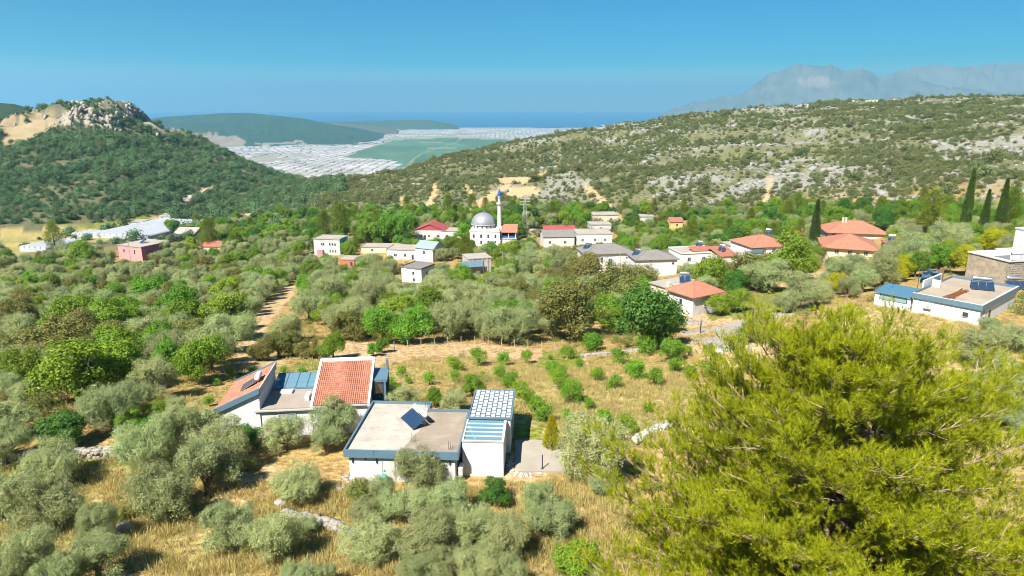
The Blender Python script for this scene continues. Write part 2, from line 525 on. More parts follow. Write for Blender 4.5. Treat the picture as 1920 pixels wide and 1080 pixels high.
def ground_material():
    m, nt, N, L, b = nodes_of('ground')
    a = N.new('ShaderNodeAttribute'); a.attribute_name = 'gcol'
    geo = N.new('ShaderNodeNewGeometry')
    def nz(scale, lo, hi, det=5):
        n = N.new('ShaderNodeTexNoise'); n.inputs['Scale'].default_value = scale; n.inputs['Detail'].default_value = det
        L.new(geo.outputs['Position'], n.inputs['Vector'])
        mr = N.new('ShaderNodeMapRange'); mr.inputs[1].default_value = lo; mr.inputs[2].default_value = hi
        L.new(n.outputs[0], mr.inputs[0]); return mr.outputs[0]
    dark = mixcol(nt, 1.0, a.outputs[0], (.60, .58, .52), 'MULTIPLY')
    light = mixcol(nt, 1.0, a.outputs[0], (1.25, 1.2, 1.15), 'MULTIPLY')
    c = mixcol(nt, nz(1.6, .35, .65), dark, light)
    c = mixcol(nt, nz(.12, .45, .75), c, mixcol(nt, 1.0, c, (.80, .92, .70), 'MULTIPLY'))
    L.new(c, b.inputs['Base Color'])
    b.inputs['Roughness'].default_value = 0.95
    b.inputs['Specular IOR Level'].default_value = 0.1
    bn = N.new('ShaderNodeBump'); bn.inputs['Strength'].default_value = 0.6; bn.inputs['Distance'].default_value = 0.25
    L.new(nz(2.5, .2, .8), bn.inputs['Height']); L.new(bn.outputs[0], b.inputs['Normal'])
    return m

def colour_attr(me, cols):
    at_ = me.color_attributes.new('gcol', 'FLOAT_COLOR', 'POINT')
    at_.data.foreach_set('color', np.concatenate([cols, np.ones((len(cols), 1))], 1).astype(np.float32).ravel())

GROUND = ground_material()
me = np_mesh('ground', V, FQ, GROUND)
me.shade_smooth()
colour_attr(me, GC)
tag(link(bpy.data.objects.new('ground', me)), kind='structure')

# sea
m, nt, N, L, b = nodes_of('sea')
b.inputs['Base Color'].default_value = (0.003, 0.085, 0.19, 1)
b.inputs['Roughness'].default_value = 0.5
b.inputs['Specular IOR Level'].default_value = 0.15
sea = MB().add([(-35000, 3000, SEA - 1.5), (35000, 3000, SEA - 1.5), (35000, 35000, SEA - 1.5), (-35000, 35000, SEA - 1.5)], [(0, 1, 2, 3)]).build('sea', m)
tag(sea, kind='structure')

# far hills and mountains: ridgelines given as (photo column, rise above the eye in px) at a distance
def ridge(name, pts, dist, depth_front, depth_back, mat_cols, seed, base=SEA - 2, rough=1.0, cmat=None, na=240, nd=48, jag=0):
    px = np.linspace(pts[0][0], pts[-1][0], na)
    py = np.interp(px, [p[0] for p in pts], [p[1] for p in pts])
    kk = np.hanning(9); kk /= kk.sum()
    py = np.convolve(np.pad(py, 4, 'edge'), kk, 'valid')
    py = py + (fbm(px / 13. + seed, px * 0 + 4., 4) - .5) * jag
    ts = np.linspace(-1, 1, nd)
    vs_ = []; cs = []
    A, T = np.meshgrid(np.arange(na), ts, indexing='ij')
    ray = np.array([pix_ray(a, b_) for a, b_ in zip(px, py)])
    az = np.arctan2(ray[:, 0], ray[:, 1]); tanel = ray[:, 2] / np.hypot(ray[:, 0], ray[:, 1])
    zc = CAM_H + tanel * dist
    D = dist + np.where(T < 0, T * depth_front, T * depth_back)
    X = D * np.sin(az)[A]; Y = D * np.cos(az)[A]
    prof = 1 - np.abs(T) ** 1.15
    sp_ = 1 - np.abs(2 * fbm(X / (dist * .035) + seed, Y / (dist * .07), 5) - 1)
    Z = base + (zc[A] - base) * np.clip(prof * (1 - (1 - prof) * 1.1 * rough * (sp_ - .35)), 0, 1.02)
    Vx = np.stack([X, Y, Z], -1).reshape(-1, 3)
    ii, jj = np.meshgrid(np.arange(na - 1), np.arange(nd - 1), indexing='ij')
    f = np.stack([ii * nd + jj, (ii + 1) * nd + jj, (ii + 1) * nd + jj + 1, ii * nd + jj + 1], -1).reshape(-1, 4)
    me = np_mesh(name, Vx, f, GROUND)
    me.shade_smooth()
    n = fbm(Vx[:, 0] / (dist * .012), Vx[:, 1] / (dist * .02), 4)[:, None]
    cc = np.array(mat_cols[0]) * (1 - n) + np.array(mat_cols[1]) * n
    if cmat is not None:
        p_, q_, _ = project(Vx[:, 0], Vx[:, 1], Vx[:, 2])
        for poly, col in cmat:
            k = in_poly(p_ + (n[:, 0] - .5) * 40, q_ + (n[:, 0] - .5) * 20, poly)
            cc[k] = np.array(col) * (.7 + .6 * n[k])
    colour_attr(me, cc)
    return tag(link(bpy.data.objects.new(name, me)), kind='structure')

ridge('hill', [(180, 262), (240, 232), (300, 219), (360, 215), (420, 211), (470, 211), (520, 216), (570, 222), (620, 232), (670, 240), (710, 249), (735, 256), (760, 264)],
      6800, 1900, 1000, [(.012, .036, .018), (.04, .075, .034)], 3, rough=1.3,
      cmat=[([(330, 246), (400, 252), (450, 258), (470, 270), (430, 282), (360, 272), (340, 258)], (.25, .20, .16)),
            ([(480, 270), (560, 262), (570, 266), (500, 276)], (.27, .23, .20))])
ridge('hill.001', [(540, 238), (580, 226), (610, 229), (650, 232), (700, 237), (745, 240)], 7600, 700, 500, [(.05, .06, .03), (.14, .12, .09)], 8, rough=.5, na=90, nd=24)
ridge('hill.002', [(500, 238), (560, 228), (640, 228), (740, 225), (800, 224), (830, 229), (860, 236)], 8600, 400, 300, [(.035, .06, .03), (.05, .08, .04)], 8, rough=.4, na=90, nd=20)
ridge('mountain', [(1240, 212), (1290, 193), (1340, 184), (1385, 178), (1410, 162), (1440, 138), (1470, 126), (1500, 117), (1530, 124), (1555, 120), (1580, 130), (1615, 128), (1650, 143), (1720, 152), (1800, 165), (1920, 176), (2150, 200)],
      12000, 2600, 2600, [(.06, .08, .085), (.17, .17, .165)], 21, rough=1.6, jag=10, na=420, nd=80,
      cmat=[([(1500, 160), (1530, 145), (1570, 152), (1560, 168)], (.20, .175, .165))])
ridge('mountain.001', [(1560, 190), (1640, 150), (1690, 128), (1740, 121), (1800, 126), (1850, 119), (1920, 116), (2000, 112), (2150, 120), (2400, 160)],
      13600, 2600, 2600, [(.09, .11, .115), (.18, .185, .18)], 35, rough=1.6, jag=10, na=420, nd=80)

# ------------------------------------------------------------------ haze: one closed box of even, thin air
m = bpy.data.materials.new('haze'); m.use_nodes = True
nt = m.node_tree; nt.nodes.clear()
out = nt.nodes.new('ShaderNodeOutputMaterial')
pv = nt.nodes.new('ShaderNodeVolumePrincipled')
pv.inputs['Color'].default_value = (0.28, 0.62, 0.85, 1)
pv.inputs['Density'].default_value = 0.85e-4
pv.inputs['Anisotropy'].default_value = 0.3
nt.links.new(pv.outputs[0], out.inputs['Volume'])
hz = MB().box(-36000, -4000, SEA - 8, 36000, 36000, 930).build('haze', m)
tag(hz, kind='stuff')

# ------------------------------------------------------------------ building materials
WHITE = paint('white_render', (.60, .60, .59), .8, .03, .5, (.36, .32, .27), .35)
WHITE2 = paint('white_wall', (.53, .52, .50), .85, .06, .4, (.30, .26, .21), .5)
CREAM = paint('cream_wall', (.62, .52, .38), .85, .06, .4, (.40, .33, .25), .35)
GREYWALL = paint('bare_concrete', (.42, .40, .37), .9, .10, .6, (.25, .23, .21), .4, .3)
PINK = paint('pink_wall', (.46, .27, .27), .85, .06, .4, (.42, .27, .25), .3)
MAGENTA = paint('dark_pink_wall', (.40, .11, .17), .85, .06, .4, (.30, .12, .14), .3)
TEAL = paint('teal_wall', (.10, .50, .50), .8, .05)
BRICKRED = paint('brick_red_wall', (.48, .16, .10), .9, .10, .8, (.3, .14, .1), .4)
FASCIA = paint('blue_grey_cladding', (.12, .205, .265), .45, .05, .8, (.2, .25, .28), .2, 0, .2)
SCREED = paint('roof_screed', (.27, .22, .165), .95, .07, .35, (.36, .32, .265), .7, .4)
PALEROOF = paint('pale_roof', (.34, .31, .265), .95, .08, .3, (.22, .195, .16), .6, .3)
GREYROOF = paint('grey_roof', (.19, .18, .165), .9, .08, .5, (.16, .15, .14), .5, .3)
BLUEROOF = paint('blue_grey_roof', (.23, .29, .33), .6, .06, .5, (.16, .2, .23), .4)
MAROON = paint('maroon_roof', (.34, .07, .075), .7, .08, .5, (.24, .07, .06), .4)
STEEL = paint('brushed_steel', (.62, .63, .64), .3, .05, 2, None, 0, 0, .9)
LEAD = paint('silver_dome_sheet', (.36, .37, .38), .38, .08, .8, (.26, .27, .28), .4, 0, .4)
DARKMETAL = paint('dark_metal', (.05, .055, .06), .5, .1)
RUST = paint('rusty_steel', (.30, .10, .035), .9, .2, 3)
DARKWIN = glass('window_glass', (.03, .045, .06))
SOLAR = glass('solar_glass', (.018, .04, .085), .12)
SKYGLASS = clear_glass('roof_glass', (.55, .78, .88), .38)
FROST = glass('blue_roof_glass', (.07, .17, .24), .18)
BIGWIN = glass('large_window_glass', (.20, .30, .32), .1)
WOOD = paint('weathered_wood', (.36, .24, .14), .85, .12, 3)
DECK = paint('tiled_deck', (.42, .22, .14), .8, .08, 2)
POLEM = paint('pole_wood', (.42, .36, .28), .9, .1, 2)
BLUE = paint('blue_metal', (.02, .10, .42), .4, .05)
STONE = paint('field_stone', (.34, .31, .265), .95, .16, 1.6, (.30, .27, .22), .5, .6)
WHITESTONE = paint('white_limestone', (.48, .465, .43), .95, .10, 1.2, (.5, .46, .4), .4, .6)
HILLROCK = paint('grey_limestone', (.26, .255, .24), .95, .12, .25, (.24, .22, .19), .5, .7)
ASPHALT = paint('pale_lane', (.33, .30, .26), .95, .06, .3, (.30, .26, .21), .5, .3)

def tile_mat(name, a, b_, dark):
    m, nt, N, L, b = nodes_of(name)
    c = mixcol(nt, noise_fac(nt, .9, 5), a, b_)
    c = mixcol(nt, noise_fac(nt, 7, 2, .55, .75), c, dark)
    geo = N.new('ShaderNodeNewGeometry')
    c = mixcol(nt, geo.outputs['Random Per Island'], c, mixcol(nt, 1.0, c, (.78, .72, .7), 'MULTIPLY'))
    L.new(c, b.inputs['Base Color'])
    b.inputs['Roughness'].default_value = .8
    b.inputs['Specular IOR Level'].default_value = .2
    tc = N.new('ShaderNodeTexCoord'); w = N.new('ShaderNodeTexWave'); w.inputs['Scale'].default_value = 1.6; w.inputs['Distortion'].default_value = .3
    L.new(tc.outputs['Object'], w.inputs['Vector'])
    bn = N.new('ShaderNodeBump'); bn.inputs['Strength'].default_value = .5; bn.inputs['Distance'].default_value = .08
    L.new(w.outputs[1], bn.inputs['Height']); L.new(bn.outputs[0], b.inputs['Normal'])
    MATS[name] = m
    return m
TILE = tile_mat('clay_tile', (.46, .205, .135), (.39, .165, .105), (.28, .12, .085))
TILE_OLD = tile_mat('old_clay_tile', (.40, .17, .11), (.32, .13, .09), (.22, .09, .065))

# ------------------------------------------------------------------ generic builders
PROTECT = []      # photo rectangles that scattered trees nearer than the building must not cover
LAND = []         # landmarks used in labels: (px, py, phrase)

def window(parent, x, y, z, w, h, face='front', deep=.06, mat=None, frame=None):
    """a framed window with its pane, standing 3 cm proud of a wall"""
    fr = frame or WHITE2; t = .07
    M = Matrix.Translation((x, y, z)) @ Matrix.Rotation({'front': 0, 'right': R(90), 'left': R(-90), 'back': R(180)}[face], 4, 'Z')
    b = MB()
    b.box(-w / 2, -deep, 0, -w / 2 + t, .02, h, M).box(w / 2 - t, -deep, 0, w / 2, .02, h, M)
    b.box(-w / 2 + t, -deep, h - t, w / 2 - t, .02, h, M).box(-w / 2 - .05, -deep - .05, -.06, w / 2 + .05, .02, -.001, M)
    if w > 1.0: b.box(-t / 2, -deep, .0, t / 2, .02, h - t, M)
    o = b.build('window', fr, parent)
    MB().box(-w / 2 + t * .9, -deep * .4, .0, w / 2 - t * .9, .01, h - t, M).build('pane', mat or DARKWIN, o)
    return o

def hip_roof(parent, x0, x1, y0, y1, z, rise, mat, over=.5, name='roof', th=.14):
    x0 -= over; x1 += over; y0 -= over; y1 += over
    w, d = x1 - x0, y1 - y0
    if w >= d: r0, r1 = (x0 + d / 2, (y0 + y1) / 2), (x1 - d / 2, (y0 + y1) / 2)
    else: r0, r1 = ((x0 + x1) / 2, y0 + w / 2), ((x0 + x1) / 2, y1 - w / 2)
    b = MB()
    p = [(x0, y0, z), (x1, y0, z), (x1, y1, z), (x0, y1, z), (*r0, z + rise), (*r1, z + rise)]
    q = [(a, c, e - th) for a, c, e in p[:4]]
    fs = [(0, 1, 5, 4), (2, 3, 4, 5), (1, 2, 5), (3, 0, 4)] if w >= d else [(0, 1, 4), (1, 2, 5, 4), (2, 3, 5), (3, 0, 4, 5)]
    b.add(p + q, fs + [(0, 6, 7, 1), (1, 7, 8, 2), (2, 8, 9, 3), (3, 9, 6, 0), (9, 8, 7, 6)])
    o = b.build(name, mat, parent)
    cap = MB()
    for a, e in ((p[0], p[4]), (p[3], p[4] if w >= d else p[5]), (p[1], p[5] if w >= d else p[4]), (p[2], p[5]), (p[4], p[5])):
        cap.tube([(a[0], a[1], a[2] + .03), (e[0], e[1], e[2] + .03)], .09, 5)
    cap.build('ridge_tile', mat, o)
    return o

def gable_roof(parent, x0, x1, y0, y1, z, rise, mat, over=.4, along='x', name='roof', th=.14, wall=None):
    b = MB()
    if along == 'x':
        ym = (y0 + y1) / 2; k = rise / (ym - y0); zl = z - k * over
        b.solid([(x0 - over, y0 - over, zl + th), (x1 + over, y0 - over, zl + th), (x1 + over, ym, z + rise + th), (x0 - over, ym, z + rise + th)], th)
        b.solid([(x0 - over, ym + .003, z + rise + th), (x1 + over, ym + .003, z + rise + th), (x1 + over, y1 + over, zl + th), (x0 - over, y1 + over, zl + th)], th)
        tri = MB()
        for xx in (x0 + .01, x1 - .21): tri.add([(xx, y0, z), (xx, y1, z), (xx, ym, z + rise), (xx + .2, y0, z), (xx + .2, y1, z), (xx + .2, ym, z + rise)], [(0, 2, 1), (3, 4, 5), (0, 3, 5, 2), (4, 1, 2, 5), (0, 1, 4, 3)])
    else:
        xm = (x0 + x1) / 2; k = rise / (xm - x0); zl = z - k * over
        b.solid([(x0 - over, y0 - over, zl + th), (xm, y0 - over, z + rise + th), (xm, y1 + over, z + rise + th), (x0 - over, y1 + over, zl + th)], th)
        b.solid([(xm + .003, y0 - over, z + rise + th), (x1 + over, y0 - over, zl + th), (x1 + over, y1 + over, zl + th), (xm + .003, y1 + over, z + rise + th)], th)
        tri = MB()
        for yy in (y0 + .01, y1 - .21): tri.add([(x0, yy, z), (x1, yy, z), (xm, yy, z + rise), (x0, yy + .2, z), (x1, yy + .2, z), (xm, yy + .2, z + rise)], [(0, 1, 2), (4, 3, 5), (1, 4, 5, 2), (3, 0, 2, 5), (1, 0, 3, 4)])
    o = b.build(name, mat, parent)
    if wall: tri.build('gable', wall, parent)
    return o

def flat_roof(parent, x0, x1, y0, y1, z, mat, over=.2, th=.22, lip=.12, edge=None):
    box('roof', mat, parent, x0 - over, y0 - over, z, x1 + over, y1 + over, z + th)
    if lip:
        b = MB(); a0, a1, b0, b1 = x0 - over - .02, x1 + over + .02, y0 - over - .02, y1 + over + .02
        zt = z + th + lip; zb = z + th - .1
        b.box(a0, b0, zb, a1, b0 + .18, zt).box(a0, b1 - .18, zb, a1, b1, zt)
        b.box(a0, b0 + .18, zb, a0 + .18, b1 - .18, zt).box(a1 - .18, b0 + .18, zb, a1, b1 - .18, zt)
        b.build('parapet', edge or mat, parent)

def solar_heater(loc, rz, label, panels=2, tank=STEEL, k=1.0, vertical=False):
    t = thing('solar_water_heater', label, 'solar heater', loc, rz, 'solar water heaters on the roofs')
    t.scale = (k, k, k)
    W = .98
    for i in range(panels):
        x = (i - panels / 2) * W
        M = Matrix.Translation((x, 0, .15)) @ Matrix.Rotation(R(30), 4, 'X')
        p = MB().box(.03, 0, -.09, W - .03, 1.85, -.012, M).build('panel', DARKMETAL if panels > 2 else STEEL, t)
        MB().box(.07, .05, -.02, W - .07, 1.80, .006, M).build('glazing', SOLAR, p)
    L_ = max(panels * W * .9, 1.4)
    b = MB()
    prof = [(.02, 0), (.2, .02), (.29, .1), (.31, .2), (.31, L_ - .2), (.29, L_ - .1), (.2, L_ - .02), (.02, L_)]
    b.lathe(prof, (0, 0, 0), 16)
    M = Matrix.Translation((-L_ / 2, 1.85, 1.42)) @ Matrix.Rotation(R(90), 4, 'Y')
    b.v = [tuple(M @ Vector(q)) for q in b.v]
    b.build('tank', tank, t, smooth=True)
    for x in (-panels * W / 2 + .15, panels * W / 2 - .15):
        s = MB().tube([(x, 1.6, 0), (x, 1.7, 1.15)], .025, 5).tube([(x, 2.1, 0), (x, 1.85, 1.14)], .025, 5).tube([(x, .05, .02), (x, .05, .2)], .02, 4).tube([(x, .1, .1), (x, 1.5, .9)], .02, 4)
        s.build('stand', RUST, t)
    return t

def far_house(name, label, cat, px, py, wpx, hpx, depth, yaw, wall, roof, rmat, wins=(), side=None, rise=None, door=None, group='village houses', lip=.25, over=None, edge=None, phrase=None):
    """house whose front wall stands wpx wide and hpx tall at a photo place; depth in metres"""
    p, s = at(px, py)
    W = wpx * s / max(.3, math.cos(R(yaw))); H = hpx * s / math.cos(R(10))
    t = thing(name, label, cat, p, R(yaw), group)
    x0, x1, D = -W / 2, W / 2, depth
    box('wall', wall, t, x0, 0, -3, x1, D, H)
    if side: box('side_wall', side[1], t, *( (x1 - .2, .02, -3, x1 + .012, D - .02, H - .01) if side[0] == 'right' else (x0 - .012, .02, -3, x0 + .2, D - .02, H - .01)))
    if roof == 'flat': flat_roof(t, x0, x1, 0, D, H, rmat, .2 if over is None else over, .2, lip, edge)
    elif roof == 'hip': hip_roof(t, x0, x1, 0, D, H, rise or min(W, D) * .22, rmat, .6 if over is None else over)
    elif roof == 'gx': gable_roof(t, x0, x1, 0, D, H, rise or D * .2, rmat, .4 if over is None else over, 'x', wall=wall)
    elif roof == 'gy': gable_roof(t, x0, x1, 0, D, H, rise or W * .2, rmat, .4 if over is None else over, 'y', wall=wall)
    elif roof == 'shed':
        r_ = rise or 1.0
        MB().solid([(x0 - .3, -.4, H + .1), (x1 + .3, -.4, H + .1), (x1 + .3, D + .3, H + r_), (x0 - .3, D + .3, H + r_)], .12).build('roof', rmat, t)
    for w in wins:
        face, fx, fz, ww, wh = w
        if face == 'front': window(t, x0 + W * fx, 0, H * fz, ww, wh)
        elif face == 'right': window(t, x1, D * fx, H * fz, ww, wh, 'right')
        else: window(t, x0, D * fx, H * fz, ww, wh, 'left')
    if door:
        d = box('door', door[1], t, x0 + W * door[0] - .45, -.05, 0, x0 + W * door[0] + .45, .03, min(2.1, H * .8))
        box('handle', STEEL, d, x0 + W * door[0] + .25, -.1, 1.0, x0 + W * door[0] + .38, -.05, 1.05)
    PROTECT.append((px - wpx * .55, py - hpx * 1.25, px + wpx * .55, py - hpx * .04, p[1]))
    if phrase: LAND.append((px, py - hpx / 2, phrase))
    return t, W, H, s

# ------------------------------------------------------------------ the white flat-roofed villa in front
A = thing('villa', 'white flat-roofed villa with blue-grey fascia, glazed pergola and chequered white canopy', 'villa', (-13.3, 48.75, 0), R(-3))
LAND.append((760, 850, 'the white flat-roofed villa'))
wallpoly = [(.3, .3), (8.8, .3), (8.8, 7.7), (5.2, 7.7), (5.2, 9.0), (.3, 9.0)]
MB().prism(wallpoly, -1.0, 2.25).build('wall', WHITE, A)
roofpoly = [(0.12, .12), (9.0, .12), (9.0, 7.75), (5.35, 7.75), (5.35, 9.2), (.12, 9.2)]
rf = MB().prism(roofpoly, 2.2, 2.62).build('roof', SCREED, A)
def strip_poly(poly, z0, z1, th):
    """upright band of thickness th inside a closed outline"""
    b = MB(); n = len(poly)
    for i in range(n):
        (xa, ya), (xb, yb) = poly[i], poly[(i + 1) % n]
        x0, x1 = min(xa, xb), max(xa, xb); y0, y1 = min(ya, yb), max(ya, yb)
        if abs(ya - yb) < 1e-6:
            up = 1 if xb > xa else -1
            b.box(x0, y0 if up > 0 else y0 - th, z0, x1, y0 + th if up > 0 else y0, z1)
        else:
            rt = 1 if yb > ya else -1
            b.box(x0 - th if rt > 0 else x0, y0 + th, z0, x0 if rt > 0 else x0 + th, y1 - th, z1)
    return b
MB().prism([(.13, .13), (4.4, .13), (4.9, 2.6), (5.6, 5.2), (5.3, 7.6), (5.2, 9.19), (.13, 9.19)], 2.615, 2.624).build('roof_coating', paint('roof_whitewash', (.40, .37, .32), .9, .08, .45, (.26, .205, .15), .95, .3), A)
strip_poly([(-.02, -.02), (9.12, -.02), (9.12, 7.9), (5.5, 7.9), (5.5, 9.34), (-.02, 9.34)], 2.2, 2.86, .13).build('fascia', FASCIA, A)
# coping seams of the fascia sheets
for k, x in enumerate((2.4, 6.9)):
    box('fascia_joint', DARKMETAL, A, x, -.032, 2.12, x + .025, -.021, 2.87)
d = box('door', WHITE2, A, 3.02, .255, -.1, 3.95, .297, 2.02)
MB().box(2.95, .235, -.1, 3.01, .30, 2.1).box(3.01, .235, 2.03, 4.02, .30, 2.1).box(3.96, .235, -.1, 4.02, .3, 2.03).build('door_frame', GREYWALL, A)
box('handle', DARKMETAL, d, 3.08, .2, .95, 3.2, .255, 1.0)
window(A, 7.0, .3, 1.15, .8, .8, mat=DARKWIN, frame=GREYWALL)
for x in (.62, 2.55, 4.55, 8.4):
    l = MB().tube([(x, .24, 1.62), (x, .24, 1.98)], [.06, .08], 8).build('wall_lamp', DARKMETAL, A)
    MB().box(x - .03, .24, 1.72, x + .03, .299, 1.84).build('bracket', DARKMETAL, l)
box('vent', DARKMETAL, A, 1.6, .27, 1.85, 1.72, .299, 1.97)
MB().tube([(8.86, .5, -.1), (8.86, .5, 2.2)], .05, 8).build('drainpipe', WHITE2, A)
# glazed pergola beside it
px0, px1, py0, py1 = 9.25, 12.55, 1.45, 5.35
MB().box(px0, py0, -1, px1, py0 + .2, 3.05).box(px1 - .2, py0 + .2, -1, px1, py1, 3.05).build('pergola_wall', WHITE, A)
box('pergola_floor', DECK, A, px0, py0 + .2, .9, px1 - .2, py1, 1.05)
MB().box(px0 - .05, py0 - .05, 3.05, px1 + .05, py0 + .16, 3.17).box(px1 - .16, py0 + .16, 3.05, px1 + .05, py1, 3.17).box(px0 - .05, py0 + .16, 3.05, px0 + .1, py1, 3.17).build('pergola_rail', GREYWALL, A)
for i in range(4):
    y = py0 + .16 + (i + 1) * (py1 - py0 - .16) / 5
    box('beam', WHITE2, A, px0 + .1, y - .06, 3.04, px1 - .16, y + .06, 3.16)
for i in range(5):
    y = py0 + .16 + i * (py1 - py0 - .16) / 5
    box('pane', SKYGLASS, A, px0 + .12, y + .07, 3.08, px1 - .18, y + (py1 - py0 - .16) / 5 - .07, 3.105)
box('bench', WOOD, A, px0 + .7, py0 + .6, 1.05, px0 + 1.6, py0 + 1.1, 1.45)
# rear wing under the chequered canopy
MB().box(9.35, 5.36, -1, 12.9, 11.1, 3.25).build('rear_wall', WHITE, A)
window(A, 12.9, 7.6, 1.0, 1.5, 1.5, 'right')
cx0, cx1, cy0, cy1, cz = 9.3, 13.05, 5.2, 11.2, 3.42
MB().box(cx0, cy0, 3.26, cx1, cy0 + .1, cz).box(cx0, cy1 - .1, 3.26, cx1, cy1, cz).box(cx0, cy0 + .1, 3.26, cx0 + .1, cy1 - .1, cz).box(cx1 - .1, cy0 + .1, 3.26, cx1, cy1 - .1, cz).build('canopy_frame', FASCIA, A)
box('canopy_base', paint('canopy_backing', (.10, .14, .17), .6), A, cx0 + .1, cy0 + .1, 3.26, cx1 - .1, cy1 - .1, 3.34)
NC, NR = 8, 8
pw, ph = (cx1 - cx0 - .24) / NC, (cy1 - cy0 - .24) / NR
PANELM = paint('white_panel', (.52, .55, .58), .35, .05, .7)
pme = MB().box(.05, .13, 0, pw - .05, ph - .15, .05).mesh('canopy_panel'); pme.materials.append(PANELM)
pme2 = MB().box(.05, .13, 0, pw - .05, ph / 2 - .13, .05).mesh('canopy_panel_half'); pme2.materials.append(PANELM)
for i in range(NC):
    for j in range(NR + (i % 2)):
        o = link(bpy.data.objects.new('canopy_panel', pme)); o.parent = A
        y = cy0 + .12 + j * ph - (ph / 2 if i % 2 else 0)
        if i % 2 and j == 0: o.data = pme2; y += ph / 2
        if i % 2 and j == NR: o.data = pme2
        o.location = (cx0 + .12 + i * pw, y, 3.345 + random.uniform(0, .012))
PROTECT.append((600, 725, 965, 880, 47))
def wl(u, v, z, root=A):
    c, s_ = math.cos(root.rotation_euler[2]), math.sin(root.rotation_euler[2])
    return (root.location[0] + u * c - v * s_, root.location[1] + u * s_ + v * c, root.location[2] + z)
solar_heater(wl(4.0, 5.1, 2.62), R(-58), 'blue four-panel solar water heater on the roof of the white flat-roofed villa', 4, paint('white_tank', (.72, .73, .74), .4), .7)
# rebar stubs cast into the roof
for (u, v, k) in ((5.0, 1.9, 6), (8.2, .8, 5), (5.0, 8.6, 6)):
    b = MB()
    for i in range(k): b.tube([(u + .16 * (i % 3), v + .2 * (i // 3), 2.6), (u + .16 * (i % 3) + .02, v + .2 * (i // 3), 3.25 + .1 * (i % 2))], .012, 4)
    b.build('rebar', DARKMETAL, A)
# things round the villa
ac = thing('air_conditioner', 'white outdoor air conditioner on the right wall of the flat-roofed villa', 'air conditioner', wl(9.0, .9, .5), R(87))
box('case', WHITE2, ac, -.45, -.36, 0, .45, -.02, .75, .02); MB().lathe([(.28, 0), (.28, .02), (.05, .03)], (0, 0, 0), 16).build('fan_grille', GREYWALL, ac)
ac.children[1].rotation_euler = (R(90), 0, 0); ac.children[1].location = (.08, -.362, .38)
bar = thing('barrel', 'teal plastic barrel by the door of the flat-roofed villa', 'barrel', wl(3.2, -.35, 0))
TEALP = paint('teal_plastic', (.02, .42, .40), .4)
MB().lathe([(.27, 0), (.3, .1), (.3, .4), (.28, .42), (.31, .5), (.3, .8), (.27, .88), (.02, .9)], n=16).build('drum', TEALP, bar, True); MB().lathe([(.08, .9), (.08, .95), (.02, .95)], (.1, 0, 0), 8).build('cap', TEALP, bar)
cr = thing('crate', 'weathered wooden crate against the front wall of the flat-roofed villa', 'crate', wl(1.2, -.25, 0))
for z in (0, .16, .32): MB().box(-.4, -.3, z, .4, -.27, z + .12).box(-.4, .27, z, .4, .3, z + .12).box(-.4, -.27, z, -.37, .27, z + .12).box(.37, -.27, z, .4, .27, z + .12).build('slat', WOOD, cr)
box('base', WOOD, cr, -.37, -.27, .0, .37, .27, .03)
# paved terrace right of the villa
ter = box('terrace', paint('terrace_concrete', (.33, .295, .245), .95, .08, .5, (.3, .27, .22), .5, .3), None, .3, 50.2, -.4, 4.4, 55.6, .14); tag(ter, kind='structure')
post = thing('fence_post', 'dark short metal post at the edge of the paved terrace', 'post', (2.5, 50.6, .1)); MB().tube([(0, 0, 0), (0, 0, 1.3)], .05, 6).build('shaft', DARKMETAL, post); box('base_plate', DARKMETAL, post, -.1, -.1, .041, .1, .1, .06)

# ------------------------------------------------------------------ the tiled villa on its left
B = thing('villa', 'white villa with two red tiled monopitch roofs and a glass canopy between them', 'villa', (-22.8, 56.9, -.3), R(6))
LAND.append((560, 750, 'the red-tiled villa'))
def tile_field(name, parent, P, ua, va, nu, nv, mat):
    """courses of overlapping arched tiles on the parallelogram P + u*ua + v*va (va up the slope)"""
    P, ua, va = Vector(P), Vector(ua), Vector(va)
    nrm = ua.cross(va).normalized()
    b = MB()
    for j in range(nv):
        for i in range(nu):
            o = P + ua * (i / nu) + va * (j / nv)
            du = ua / nu; dv = va / nv * 1.12
            lift = .055 + random.uniform(-.006, .006)
            pr = [(0.0, .012), (.28, .045), (.62, .045), (1.0, .012)]
            vs_ = [o + du * a + nrm * (h + lift) for a, h in pr] + [o + dv + du * a + nrm * (h + .012) for a, h in pr] + [o + du * a + nrm * (h + lift - .035) for a, h in pr]
            b.add(vs_, [(0, 1, 5, 4), (1, 2, 6, 5), (2, 3, 7, 6), (8, 9, 1, 0), (9, 10, 2, 1), (10, 11, 3, 2)])
    return tag(b.build(name, mat, parent), kind='stuff')
# left wing
W_L = lambda x, y: 2.75 + (x + 3.9) / 3.9 * 1.75
MB().prism([(-3.7, 0), (-.05, 0), (-.05, 6.3), (-3.7, 6.3)], -1, lambda x, y: W_L(x, y) - .02).build('wall', WHITE, B)
lr = MB().prism([(-3.95, -.2), (.1, -.2), (.1, 6.7), (-3.95, 6.7)], lambda x, y: W_L(x, y), lambda x, y: W_L(x, y) + .2).build('roof', FASCIA, B)
tile_field('tile_field', lr, (-3.9, 6.45, W_L(-3.9, 0) + .2), (0, -6.5, 0), (3.85, 0, 1.73), 30, 14, TILE)
MB().prism([(-3.97, -.26), (.12, -.26), (.12, -.06), (-3.97, -.06)], lambda x, y: W_L(x, y) - .12, lambda x, y: W_L(x, y) + .38).build('verge', FASCIA, B)
MB().prism([(-3.97, 6.5), (.12, 6.5), (.12, 6.72), (-3.97, 6.72)], lambda x, y: W_L(x, y) - .05, lambda x, y: W_L(x, y) + .38).build('verge', FASCIA, B)
MB().prism([(0.02, -.06), (.14, -.06), (.14, 6.5), (.02, 6.5)], 4.2, 4.85).build('ridge_cap', GREYWALL, B)
